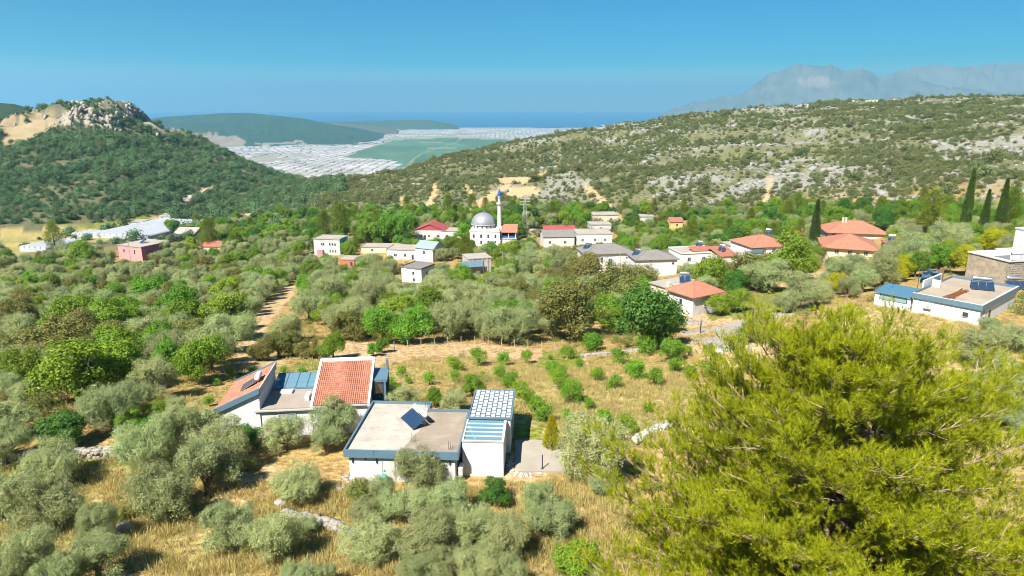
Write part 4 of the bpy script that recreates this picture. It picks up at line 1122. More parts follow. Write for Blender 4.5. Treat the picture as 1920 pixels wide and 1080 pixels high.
# minaret
mx, my = 27 * s, DD * .35
r_ = 3.6 * s
MB().box(mx - r_ * 1.4, my - r_ * 1.4, -1, mx + r_ * 1.4, my + r_ * 1.4, h + 7 * s).build('minaret_base', WHITE, K)
mz = h + 7 * s
MB().lathe([(r_ * 1.35, 0), (r_, 4 * s), (r_ * .92, 42 * s), (r_ * .92, 43 * s)], (mx, my, mz), 16).build('minaret_shaft', WHITE, K, True)
bal = MB().lathe([(r_ * .93, 0), (r_ * 1.5, 2 * s), (r_ * 1.55, 2.2 * s), (r_ * 1.55, 5 * s), (r_ * 1.4, 5 * s), (r_ * 1.4, 2.4 * s), (r_ * .8, 2.4 * s)], (mx, my, mz + 40 * s), 16).build('minaret_balcony', WHITE2, K)
MB().lathe([(r_ * .82, 0), (r_ * .78, 14 * s), (r_ * .95, 14.6 * s), (r_ * .95, 15.4 * s)], (mx, my, mz + 42.4 * s), 16).build('minaret_lantern', WHITE, K, True)
MB().lathe([(r_ * 1.0, 0), (r_ * 1.0, 4 * s), (r_ * .72, 7 * s), (r_ * .35, 10.5 * s), (.04, 14 * s), (.03, 18 * s)], (mx, my, mz + 57.8 * s), 16).build('minaret_cap', BLUE, K, True)
# porch on the right
pw0, pw1 = x1 + .02, x1 + 30 * s
box('porch_base', WHITE, K, pw0, 2, -3, pw1, 11, 13 * s)
box('porch_floor', WHITE2, K, pw0, 1.6, 13 * s + .003, pw1 + .3, 11.3, 14 * s)
for x in (pw0 + .3, (pw0 + pw1) / 2, pw1 - .4): box('column', WHITE2, K, x, 2.0, 14 * s, x + .35, 2.35, 26 * s)
for x in (pw0 + .3, (pw0 + pw1) / 2): box('railing', BLUE, K, x + .4, 2.1, 14 * s, x + (pw1 - pw0) / 2 - .6, 2.2, 18 * s)
box('porch_back', DARKMETAL, K, pw0, 6.5, 14 * s, pw1 - .4, 6.7, 26 * s)
gable_roof(K, pw0 + .6, pw1, 2, 11, 26 * s, 11 * s, TILE, .6, 'x', 'porch_roof', wall=WHITE2)
# stair
for i in range(8):
    box('step', WHITE2, K, x1 - 14 * s + i * 2 * s, -2.4, -3, x1 - 12 * s + i * 2 * s, -.26, 1.5 * s * (i + 1))

# ------------------------------------------------------------------ lanes
def strip(name, pts, width, mat, lift=.06, label=None):
    P = np.array([at(*q)[0] for q in pts])
    d = np.r_[0, np.cumsum(np.hypot(*np.diff(P[:, :2], axis=0).T))]
    u = np.arange(0, d[-1], .8)
    X = np.interp(u, d, P[:, 0]); Y = np.interp(u, d, P[:, 1])
    k = np.hanning(9); k /= k.sum()
    X = np.convolve(np.pad(X, 4, 'edge'), k, 'valid'); Y = np.convolve(np.pad(Y, 4, 'edge'), k, 'valid')
    tx, ty = np.gradient(X), np.gradient(Y); n = np.hypot(tx, ty); tx /= n; ty /= n
    m_ = 7; vs_ = []
    for i in range(len(X)):
        wv = width * (1 + .12 * math.sin(i * .7) + .08 * math.sin(i * 1.9))
        for j in range(m_):
            o_ = (j / (m_ - 1) - .5) * wv
            x, y = X[i] - ty[i] * o_, Y[i] + tx[i] * o_
            vs_.append((x, y, float(ground(x, y)) + lift * (1 if 0 < j < m_ - 1 else -1.5)))
    fs = [(i * m_ + j, i * m_ + j + 1, (i + 1) * m_ + j + 1, (i + 1) * m_ + j) for i in range(len(X) - 1) for j in range(m_ - 1)]
    o = MB().add(vs_, fs).build(name, mat, None, True)
    return tag(o, kind='structure')
strip('lane', [(1475, 586), (1440, 594), (1395, 606), (1350, 616), (1300, 622), (1262, 626)], 5.6, ASPHALT)
strip('lane', [(1400, 606), (1372, 622), (1366, 640), (1362, 652)], 6.0, ASPHALT, .08)
strip('village_road', [(955, 527), (1000, 533), (1060, 534), (1080, 530)], 5, ASPHALT, .1)
strip('village_road', [(985, 440), (998, 448), (1004, 462)], 5, ASPHALT, .12)
strip('village_road', [(800, 520), (830, 515), (880, 519)], 6, ASPHALT, .1)
strip('valley_road', [(335, 386), (352, 375), (385, 360), (428, 346)], 9, paint('dirt_road', (.52, .42, .33), .95, .08, .1), .5)

# ------------------------------------------------------------------ dry stone walls, rubble, boulders
def stone_mesh(seed, n=2):
    r_ = np.random.default_rng(seed)
    b = MB().box(-.5, -.5, -.5, .5, .5, .5)
    vs_ = np.array(b.v) * (1 + (r_.random((8, 3)) - .5) * .5)
    mid = []; fs = []
    for f in b.f:
        c = vs_[list(f)].mean(0); c = c / max(np.linalg.norm(c), .01) * (.56 + r_.random() * .12)
        mid.append(c); k = 8 + len(mid) - 1
        fs += [(f[i], f[(i + 1) % 4], k) for i in range(4)]
    return np.vstack([vs_, mid]), np.array(fs)
STONES = [stone_mesh(i) for i in range(8)]

def stone_heap(pos, size, seed, flat=.7):
    """many stones joined into one mesh: positions (n,3), sizes (n,)"""
    r_ = np.random.default_rng(seed); Vv = []; Ff = []; k = 0
    for p_, s_ in zip(pos, size):
        v, f = STONES[r_.integers(8)]
        a = r_.random() * 6.28; c, s__ = math.cos(a), math.sin(a)
        q = v * (s_ * np.array([1.2, .9, flat]))
        q = np.stack([q[:, 0] * c - q[:, 1] * s__, q[:, 0] * s__ + q[:, 1] * c, q[:, 2]], 1) + p_
        Vv.append(q); Ff.append(f + k); k += len(v)
    return np.vstack(Vv), np.vstack(Ff)

def stone_wall(pts, h, label, mat=STONE, size=.36, width=.7):
    P = np.array([at(*q)[0] for q in pts])
    d = np.r_[0, np.cumsum(np.hypot(*np.diff(P[:, :2], axis=0).T))]
    r_ = np.random.default_rng(int(pts[0][0]) + 5)
    n = int(d[-1] / (size * .62)); pos = []; sz = []
    for row in range(max(1, int(h / (size * .55)))):
        for i in range(n):
            u = (i + r_.random() * .6) * d[-1] / n
            for side in (-1, 1):
                x = np.interp(u, d, P[:, 0]) + r_.normal() * .05; y = np.interp(u, d, P[:, 1]) + side * width * .3 * (1 - row * .08) + r_.normal() * .05
                hh = h * (.75 + .5 * vnoise(np.array(u / 2.), np.array(3.)))
                zz = row * size * .55
                if zz > hh: continue
                pos.append((x, y, float(ground(x, y)) + zz + size * .2)); sz.append(size * r_.uniform(.7, 1.25))
    c = np.mean(P, 0)
    t = thing('dry_stone_wall', label, 'stone wall', (c[0], c[1], c[2]), 0, 'dry stone walls')
    v, f = stone_heap(np.array(pos) - c, sz, 3)
    o = link(bpy.data.objects.new('stones', np_mesh('stones', v, f, mat))); o.parent = t; tag(o, kind='stuff')
    return t
stone_wall([(0, 865), (80, 860), (150, 857), (238, 851)], .9, 'long dry stone wall with pale top across the grass at left', size=.34)
stone_wall([(535, 968), (575, 976), (620, 988), (668, 1008)], .45, 'low tumbled stone wall through golden grass below the villas', size=.4)
stone_wall([(1190, 832), (1222, 812), (1262, 794)], .6, 'pale stone wall between the orchard and the big pine', WHITESTONE, .42)
stone_wall([(262, 742), (290, 730), (325, 718)], .7, 'dark terrace wall of stones left of the red-tiled villa', STONE, .5)
stone_wall([(1090, 668), (1160, 662), (1230, 655)], .4, 'faint line of stones along the top of the orchard', STONE, .35)
stone_wall([(1385, 640), (1392, 622), (1400, 612)], .9, 'short stone wall beside the lane', STONE, .4)

def rubble(px, py, rx_px, n, size, mat, label, name='stone_heap', cat='rubble'):
    p, s = at(px, py); r_ = np.random.default_rng(px); pos = []; sz = []
    for i in range(n):
        a = r_.random() * 6.28; q = math.sqrt(r_.random()) * rx_px * s
        x, y = p[0] + math.cos(a) * q, p[1] + math.sin(a) * q * 1.3
        s__ = size * r_.uniform(.4, 1.3)
        pos.append((x - p[0], y - p[1], float(ground(x, y)) - p[2] + s__ * .1)); sz.append(s__)
    t = thing(name, label, cat, p); v, f = stone_heap(np.array(pos), sz, px, .55)
    o = link(bpy.data.objects.new('stones', np_mesh('stones', v, f, mat))); o.parent = t; tag(o, kind='stuff')
rubble(1350, 655, 24, 170, .8, WHITESTONE, 'bright heap of white limestone rubble at the end of the lane')
rubble(1312, 640, 25, 60, .45, STONE, 'scattered stones left of the white rubble heap')
rubble(985, 872, 36, 130, .22, WHITESTONE, 'scatter of pale stones on the ground right of the glazed pergola')
rubble(655, 905, 22, 40, .32, STONE, 'stones heaped at the left corner of the flat-roofed villa')
rubble(1300, 605, 22, 40, .5, STONE, 'stones on the bank below the small red-roofed house')
rubble(230, 992, 12, 18, .5, WHITESTONE, 'grey stones showing between olives at the lower left')
rubble(297, 722, 26, 40, .9, STONE, 'dark rock pile under the trees left of the red-tiled villa')
for (px_, py_, w_, lb) in ((528, 946, 20, 'single grey boulder in dry grass between olives'), (1400, 660, 15, 'dark upright rock beside the white rubble heap')):
    p, s = at(px_, py_); t = thing('boulder', lb, 'boulder', p)
    v, f = STONES[px_ % 8]; k = w_ * s
    o = link(bpy.data.objects.new('rock', np_mesh('rock', v * np.array([k, k * .8, k * (.6 if px_ < 1000 else 1.4)]) + np.array([0, 0, k * .15]), f, STONE))); o.parent = t

# ------------------------------------------------------------------ poles, lamps, mast, cars
def pole(px, py, hpx, label, lamp=False):
    p, s = at(px, py); h = hpx * s
    t = thing('lamp_post' if lamp else 'utility_pole', label, 'lamp post' if lamp else 'utility pole', p, R(random.uniform(-20, 20)), 'lamp posts' if lamp else 'utility poles')
    MB().tube([(0, 0, -1), (0, 0, h)], [max(.11, .14), .09], 7).build('shaft', DARKMETAL if lamp else POLEM, t)
    if lamp:
        MB().tube([(0, 0, h), (0, -.2, h + .25), (0, -.9, h + .3)], .05, 5).build('arm', DARKMETAL, t); box('lamp_head', STEEL, t, -.12, -1.2, h + .24, .12, -.8, h + .34)
    else:
        box('crossarm', POLEM, t, -.9, -.06, h - .7, .9, .06, h - .55)
        for x in (-.8, 0, .8): MB().lathe([(.05, 0), (.08, .1), (.04, .22)], (x, 0, h - .55), 6).build('insulator', WHITE2, t)
for a in ((656, 481, 40, 'utility pole right of the white two-storey house'), (942, 524, 54, 'utility pole right of the unfinished concrete house'), (812, 492, 28, 'utility pole at the corner of the blue-grey gabled house'),
          (669, 551, 20, 'short pole among olives below the brick-red shed'), (246, 495, 46, 'utility pole in front of the pink house'), (113, 486, 34, 'utility pole left of the pink house among trees'),
          (1400, 470, 30, 'utility pole left of the red hipped roof'), (1284, 530, 36, 'utility pole below the flat white house with solar heaters'), (1162, 520, 44, 'utility pole in front of the left twin grey-roofed house'),
          (1178, 446, 20, 'utility pole among trees behind the twin grey-roofed houses'), (1279, 452, 22, 'utility pole near the small yellow house'), (4, 560, 40, 'utility pole at the left edge of the picture'), (528, 470, 26, 'utility pole left of the white two-storey house'), (1757, 445, 40, 'thin pole behind the olive trees left of the cypress trio')):
    pole(*a)
for a in ((1409, 617, 36, 'taller lamp post beside the lane'), (1420, 606, 27, 'lamp post behind the taller one beside the lane'), (1313, 625, 24, 'lamp post below the small red-roofed house')):
    pole(*a, lamp=True)
p, s = at(984, 432); h = 62 * s
t = thing('lattice_mast', 'grey steel lattice mast standing right of the mosque', 'mast', p)
GALV = paint('galvanised', (.40, .41, .41), .6)
for sx in (-1, 1):
    for sy in (-1, 1): MB().tube([(sx * 1.6, sy * 1.6, -1), (sx * .3, sy * .3, h)], .1, 4).build('leg', GALV, t)
for i in range(9):
    f0, f1 = i / 9, (i + 1) / 9; w0, w1 = 1.6 - 1.3 * f0, 1.6 - 1.3 * f1
    b = MB()
    for (a, c) in (((-1, -1), (1, -1)), ((1, -1), (1, 1)), ((1, 1), (-1, 1)), ((-1, 1), (-1, -1))):
        b.tube([(a[0] * w0, a[1] * w0, h * f0), (c[0] * w1, c[1] * w1, h * f1)], .05, 4).tube([(c[0] * w0, c[1] * w0, h * f0), (a[0] * w1, a[1] * w1, h * f1)], .05, 4)
    tag(b.build('bracing', GALV, t), kind='stuff')
for i in range(3): box('crossarm', GALV, t, -2.6, -.12, h * (.78 + i * .09), 2.6, .12, h * (.785 + i * .09) + .15)

def cable(a, b, label):
    (pa, ha), (pb, hb) = a, b
    A0, s0 = at(*pa); B0, s1 = at(*pb)
    A0 = Vector(A0) + Vector((0, 0, ha * s0 - .4)); B0 = Vector(B0) + Vector((0, 0, hb * s1 - .4))
    t = thing('power_cable', label, 'cable', A0)
    for off in (-.8, 0, .8):
        pts = [A0.lerp(B0, q / 14) - A0 + Vector((off, 0, -1.6 * math.sin(math.pi * q / 14))) for q in range(15)]
        MB().tube([tuple(p_) for p_ in pts], .022, 3, False).build('wire', DARKMETAL, t)
cable(((942, 524), 54), ((1162, 520), 44), 'sagging power cable from the concrete house to the twin grey-roofed houses')
cable(((656, 481), 40), ((528, 470), 26), 'sagging power cable left of the white two-storey house')
cable(((1400, 470), 30), ((1279, 452), 22), 'sagging power cable left of the red hipped roof')
wf = thing('wire_fence', 'thin wire fence on posts along the upper edge of the earth track', 'fence', at(850, 650)[0])
prev = None
for i in range(17):
    q, _ = at(640 + i * 25, 652 + 6 * math.sin(i * .5)); q = Vector(q) - wf.location
    MB().tube([(q.x, q.y, q.z - .3), (q.x + random.uniform(-.06, .06), q.y, q.z + 1.5)], .05, 5).build('post', POLEM, wf)
    if prev is not None:
        for z in (.5, .95, 1.35): MB().tube([(prev.x, prev.y, prev.z + z), (q.x, q.y, q.z + z)], .012, 3, False).build('wire', DARKMETAL, wf)
    prev = q

def car(px, py, yaw, col, label):
    p, s = at(px, py)
    t = thing('parked_car', label, 'car', (p[0], p[1], p[2] + .12), R(yaw), 'cars parked in the village')
    side = [(-2.1, .35), (-2.1, .75), (-1.95, .92), (-1.2, 1.0), (1.25, 1.0), (2.0, .82), (2.12, .62), (2.12, .35)]
    def extr(prof, y0, y1, ins=0):
        b = MB(); n = len(prof)
        b.v = [(x, y0, z) for x, z in prof] + [(x, y1, z) for x, z in prof]
        b.f = [tuple(range(n)), tuple(range(n, 2 * n))[::-1]] + [(i, n + i, n + (i + 1) % n, (i + 1) % n) for i in range(n)]
        return b
    cm = paint('car_paint_' + col[0], col[1], .25, .02)
    extr(side, -.86, .86).build('body', cm, t, bevel=.06)
    extr([(-1.25, 1.01), (-.8, 1.5), (.55, 1.5), (1.2, 1.01)], -.72, .72).build('cabin_glass', DARKWIN, t)
    extr([(-.82, 1.505), (-.78, 1.55), (.5, 1.55), (.56, 1.505)], -.72, .72).build('roof', cm, t)
    for x in (-1.35, 1.35):
        for y in (-.88, .74):
            w = MB().lathe([(.05, 0), (.32, 0), (.32, .16), (.05, .16)], n=14).build('wheel', DARKMETAL, t); w.rotation_euler = (R(-90), 0, 0); w.location = (x, y, .32)
    for y in (-.75, .45): box('headlight', WHITE2, t, 2.08, y, .6, 2.135, y + .3, .75); box('tail_light', MAROON, t, -2.125, y, .65, -2.09, y + .3, .8)
car(832, 516, -4, ('white', (.75, .75, .75)), 'white car parked right of the small white house standing alone')
car(882, 463, 60, ('silver', (.6, .62, .64)), 'silver car parked at the left front corner of the mosque')
car(812, 517, -10, ('grey', (.25, .26, .28)), 'grey car parked left of the white car')

# ------------------------------------------------------------------ vegetation meshes
OLIVE = leafmat('olive_leaf', (.17, .21, .07), (.45, .50, .23), .34, .3, .22, .022)
BROAD = leafmat('broad_leaf', (.09, .18, .014), (.25, .38, .035), .4, .25, .26, .03)
OAKM = leafmat('oak_leaf', (.12, .135, .028), (.27, .26, .07), .32, .25, .18, .02)
DARKG = leafmat('dark_leaf', (.04, .12, .014), (.10, .22, .03), .3, .3, .15, .015)
CITRUS = leafmat('citrus_leaf', (.10, .21, .010), (.25, .42, .022), .4, .4, .15, .015)
PINEM = leafmat('pine_needle', (.11, .155, .006), (.50, .49, .014), .42, .2, .08, .01)
VPINE = leafmat('village_pine_needle', (.09, .14, .012), (.21, .26, .02), .3, .2, .15, .015)
CYPM = leafmat('cypress_leaf', (.045, .085, .014), (.10, .15, .026), .15, .2, .12, .01)
THUJA = leafmat('golden_leaf', (.24, .26, .008), (.48, .46, .016), .35, .2, .12, .012)
SCRUB = leafmat('scrub_leaf', (.075, .10, .028), (.19, .21, .08), .2, .2, .3, .025)
FOREST = leafmat('forest_leaf', (.045, .10, .04), (.14, .21, .085), .2, .2, .45, .03)
UNDER = leafmat('undergrowth_leaf', (.13, .16, .03), (.29, .30, .08), .3, .2, .35, .04)
DRYG = leafmat('dry_grass', (.36, .285, .095), (.55, .47, .21), .35, .2, .2, .02)
BARK = paint('bark', (.17, .125, .09), .95, .2, 4, (.3, .26, .21), .5, .6)
PINEBARK = paint('pine_bark', (.27, .19, .12), .95, .2, 3, (.40, .31, .22), .5, .6)
TWIG = paint('pale_twig', (.42, .33, .21), .9, .15, 3)

def unit(v): return v / np.maximum(np.linalg.norm(v, axis=-1, keepdims=True), 1e-6)

def kites(pos, dirv, L, Wd, r_, up=.5):
    """flat four-cornered leaves at pos along dirv"""
    n = len(pos)
    side = unit(np.cross(dirv, unit(r_.normal(size=(n, 3)) + np.array([0, 0, up]))))
    L = np.broadcast_to(L, (n,))[:, None]; Wd = np.broadcast_to(Wd, (n,))[:, None]
    a = pos; c = pos + dirv * L; m_ = pos + dirv * L * .45
    V = np.stack([a, m_ + side * Wd * .5, c, m_ - side * Wd * .5], 1).reshape(-1, 3)
    return V, np.arange(4 * n).reshape(n, 4)

def facing_leaves(pos, nrm, L, Wd, r_):
    """leaves whose flat side looks along nrm"""
    n = len(pos)
    d = unit(np.cross(nrm, r_.normal(size=(n, 3)))); sd = np.cross(nrm, d)
    L = np.broadcast_to(L, (n,))[:, None]; Wd = np.broadcast_to(Wd, (n,))[:, None]
    V = np.stack([pos - d * L * .5, pos + sd * Wd * .5, pos + d * L * .5, pos - sd * Wd * .5], 1).reshape(-1, 3)
    return V, np.arange(4 * n).reshape(n, 4)

def lobed_crown(seed, W, H, z0, nlobe, nsprig, per, L, Wd, mat, lr=(.20, .34), flat=1.0, name='crown', spread=.5, up=.35, ragged=.25, feather=2.2):
    """crown of leafy lobes: sprigs of leaves grow on the lobes' skins, with gaps between"""
    r_ = np.random.default_rng(seed)
    lob = []
    for i in range(nlobe):
        a = 6.283 * (i + r_.random() * .7) / nlobe * 2.4
        q = math.sqrt(r_.random()) * .42
        zz = r_.random()
        q *= math.sqrt(max(.15, 1 - (zz - .35) ** 2 * 1.6))
        lob.append((math.cos(a) * q * W, math.sin(a) * q * W, z0 + (H - z0) * (.2 + .62 * zz), W * r_.uniform(*lr)))
    lob = np.array(lob)
    # each lobe carries leafy clumps, each clump carries sprigs: light tops, dark gaps between
    wgt = lob[:, 3] ** 2; wgt /= wgt.sum()
    ncl = nlobe * 9
    ci = r_.choice(nlobe, ncl, p=wgt)
    d1 = r_.normal(size=(ncl, 3)); d1[:, 2] = d1[:, 2] * .9 + .3; d1 = unit(d1)
    cr_ = lob[ci, 3] * r_.uniform(.30, .52, ncl)
    cc_ = lob[ci, :3] + d1 * (lob[ci, 3] * (1 - ragged * r_.random(ncl)) * .78)[:, None] * np.array([1, 1, flat])
    w2 = cr_ ** 2; w2 /= w2.sum()
    si = r_.choice(ncl, nsprig, p=w2)
    d = r_.normal(size=(nsprig, 3)) + d1[si] * .55; d[:, 2] += .2; d = unit(d)
    P = cc_[si] + d * (cr_[si] * r_.uniform(.72, 1.0, nsprig))[:, None]
    P[:, 2] = np.clip(P[:, 2], z0 * .6, None)
    sd = unit(d + r_.normal(size=(nsprig, 3)) * .4 + np.array([0, 0, up]))
    t = np.tile(np.linspace(0, 1, per), nsprig)
    base = np.repeat(P, per, 0); sdd = np.repeat(sd, per, 0)
    pos = base + sdd * (t * L * feather)[:, None] + r_.normal(size=base.shape) * L * spread
    ld = unit(np.repeat(d, per, 0) * 1.0 + np.array([0, 0, .3]) + r_.normal(size=base.shape) * .45)
    V, Fc = facing_leaves(pos, ld, L * r_.uniform(.7, 1.25, len(pos)), Wd * r_.uniform(.7, 1.2, len(pos)), r_)
    return np_mesh(name, V, Fc, mat), lob

def trunk_mesh(lob, H, r0, seed, z_fork, n_limb=7, mat=BARK, lean=.15):
    r_ = random.Random(seed); b = MB()
    f = Vector((r_.uniform(-lean, lean), r_.uniform(-lean, lean), z_fork))
    b.tube([(0, 0, -.6), (f.x * .3, f.y * .3, z_fork * .4), tuple(f)], [r0 * 1.35, r0, r0 * .8], 8)
    for l in lob[:n_limb]:
        e = Vector(l[:3]); mid = f.lerp(e, .5) + Vector((r_.uniform(-.2, .2), r_.uniform(-.2, .2), r_.uniform(-.1, .25)))
        b.tube([tuple(f - Vector((0, 0, .1))), tuple(mid), tuple(e)], [r0 * .55, r0 * .32, r0 * .1], 5)
        for q in range(2):
            g = e + Vector((r_.uniform(-1, 1), r_.uniform(-1, 1), r_.uniform(-.2, .8))) * l[3] * .8
            b.tube([tuple(mid), tuple(mid.lerp(g, .5)), tuple(g)], [r0 * .22, r0 * .14, r0 * .05], 4)
    me = b.mesh('trunk', True); me.materials.append(mat)
    return me

KIND = {}
def variants(key, n, W, H, z0, nl, ns, per, L, Wd, mat, r0, zf, **kw):
    out_ = []
    for i in range(n):
        w = W * random.uniform(.92, 1.08)
        c, lob = lobed_crown(hash((len(key), i, ord(key[0]), ord(key[-1]))) % 99991, w, H, z0, nl, ns, per, L, Wd, mat, **kw)
        out_.append((c, trunk_mesh(lob, H, r0, i, zf)))
    KIND[key] = (out_, W, H, mat)
variants('olive', 6, 5.0, 4.3, .5, 15, 3600, 8, .15, .06, OLIVE, .24, .9, ragged=.35, lr=(.13, .24), feather=2.8, up=.5)
variants('broad', 4, 5.6, 5.4, .6, 13, 2300, 6, .24, .15, BROAD, .22, 1.2, lr=(.15, .27), ragged=.3, feather=2.0)
variants('oak', 3, 6.0, 5.2, .5, 16, 2800, 6, .20, .12, OAKM, .26, 1.1, lr=(.13, .24), ragged=.3, feather=2.0)
variants('citrus', 4, 2.1, 2.2, .25, 9, 560, 5, .15, .10, CITRUS, .07, .5, lr=(.26, .36))
variants('bush', 3, 2.6, 1.9, .1, 10, 800, 5, .15, .085, UNDER, .06, .2)
def pine_small(seed):
    r_ = np.random.default_rng(seed); W, H = 6.4, 8.6; pos = []; dr = []
    nb = 46
    for i in range(nb):
        f = i / nb; z = 1.8 + 6.6 * f; a = i * 2.4 + r_.random(); R_ = (W / 2) * (1 - f) ** .6 * r_.uniform(.7, 1.05) * min(1, .55 + f * 2) + .3
        for q in range(90):
            u = r_.uniform(.35, 1); c = np.array([math.cos(a) * R_ * u, math.sin(a) * R_ * u, z + .35 * u + r_.normal() * .2])
            pos.append(c + r_.normal(size=3) * np.array([.34, .34, .22])); dr.append([math.cos(a) * .4, math.sin(a) * .4, .7])
    pos = np.array(pos); d = unit(np.array(dr) + r_.normal(size=pos.shape) * .6)
    V, Fc = kites(pos, d, .5, .09, r_)
    b = MB().tube([(0, 0, -.6), (.1, 0, 3), (0, .1, 8.2)], [.24, .17, .04], 7)
    for i in range(16):
        z = 1.8 + i * .38; a = i * 2.4; R_ = 2.6 * (1 - i / 18)
        b.tube([(0, 0, z), (math.cos(a) * R_ * .9, math.sin(a) * R_ * .9, z + .5)], [.07, .02], 4)
    t = b.mesh('trunk', True); t.materials.append(BARK)
    return np_mesh('crown', V, Fc, VPINE), t
KIND['pine'] = ([pine_small(i) for i in range(3)], 6.4, 8.6, VPINE)
def column_tree(seed, W, H, n, L, Wd, mat, prof):
    r_ = np.random.default_rng(seed)
    z = r_.random(n) ** .9; a = r_.random(n) * 6.283
    lump = .82 + .36 * vnoise(a * 1.6 + seed * 7, z * 9)
    rad = prof(z) * W / 2 * lump * np.sqrt(r_.uniform(.45, 1, n))
    pos = np.stack([np.cos(a) * rad, np.sin(a) * rad, .15 + z * H * .95], 1)
    d = unit(np.stack([np.cos(a) * .35, np.sin(a) * .35, np.ones(n)], 1) + r_.normal(size=(n, 3)) * .3)
    V, Fc = kites(pos, d, L * r_.uniform(.7, 1.3, n), Wd, r_)
    b = MB().tube([(0, 0, -.5), (0, 0, H * .5), (0, 0, H * .9)], [.16, .1, .02], 6); t = b.mesh('trunk', True); t.materials.append(BARK)
    return np_mesh('crown', V, Fc, mat), t
KIND['cypress'] = ([column_tree(i, 2.1, 14, 5200, .55, .14, CYPM, lambda z: np.clip(np.minimum(z * 7 + .35, 1.05 * (1 - z ** 2.2) + .03), 0, 1)) for i in range(3)], 2.1, 14, CYPM)
KIND['thuja'] = ([column_tree(9 + i, 1.7, 3.3, 2600, .26, .075, THUJA, lambda z: np.clip(np.minimum(z * 6 + .5, 1.15 * (1 - z) ** .75), 0, 1)) for i in range(2)], 1.7, 3.3, THUJA)

TREES = []    # (object, kind key, px, py, base y)
TREE_XY = []
NAMES = {'olive': ('olive_tree', 'olive tree'), 'broad': ('broadleaf_tree', 'tree'), 'oak': ('oak_tree', 'tree'), 'dark': ('broadleaf_tree', 'tree'), 'citrus': ('citrus_tree', 'citrus tree'), 'bush': ('shrub', 'shrub'), 'pine': ('pine_tree', 'pine tree'), 'cypress': ('cypress_tree', 'cypress'), 'thuja': ('golden_conifer', 'conifer'), 'gold': ('golden_shrub', 'shrub')}
ALT = {'dark': ('broad', DARKG), 'gold': ('broad', THUJA)}
_vi = {}
def tree_at(kind, p, width, hk=1.0):
    src, alt = ALT.get(kind, (kind, None))
    var, W, H, _m = KIND[src]
    _vi[kind] = _vi.get(kind, -1) + 1
    cm, tm = var[_vi[kind] % len(var)]
    k = width / W
    t = thing(NAMES[kind][0], None, NAMES[kind][1], p, random.uniform(0, 6.28))
    t.scale = (k * random.uniform(.86, 1.12), k * random.uniform(.86, 1.12), k * hk * random.uniform(.85, 1.12))
    for nm, me in (('trunk', tm), ('crown', cm)):
        o = link(bpy.data.objects.new(nm, me)); o.parent = t
        if alt and nm == 'crown':
            o.material_slots[0].link = 'OBJECT'; o.material_slots[0].material = alt
    zc = p[2] + H * k * hk * .55
    px_, py_, w_ = project(p[0], p[1], zc)
    TREES.append((t, kind, float(px_), float(py_), float(p[1]), width))
    TREE_XY.append((p[0], p[1], width / 2))
    return t

def tree(kind, px, cyp, wpx, hk=1.0):
    """tree whose crown centre is seen at (px, cyp), wpx wide"""
    src = ALT.get(kind, (kind,))[0]
    H_W = KIND[src][2] / KIND[src][1]
    p, s = at(px, cyp + wpx * H_W * hk * .5)
    return tree_at(kind, p, wpx * s * (1.12 if src in ('olive', 'broad', 'oak') else 1), hk)

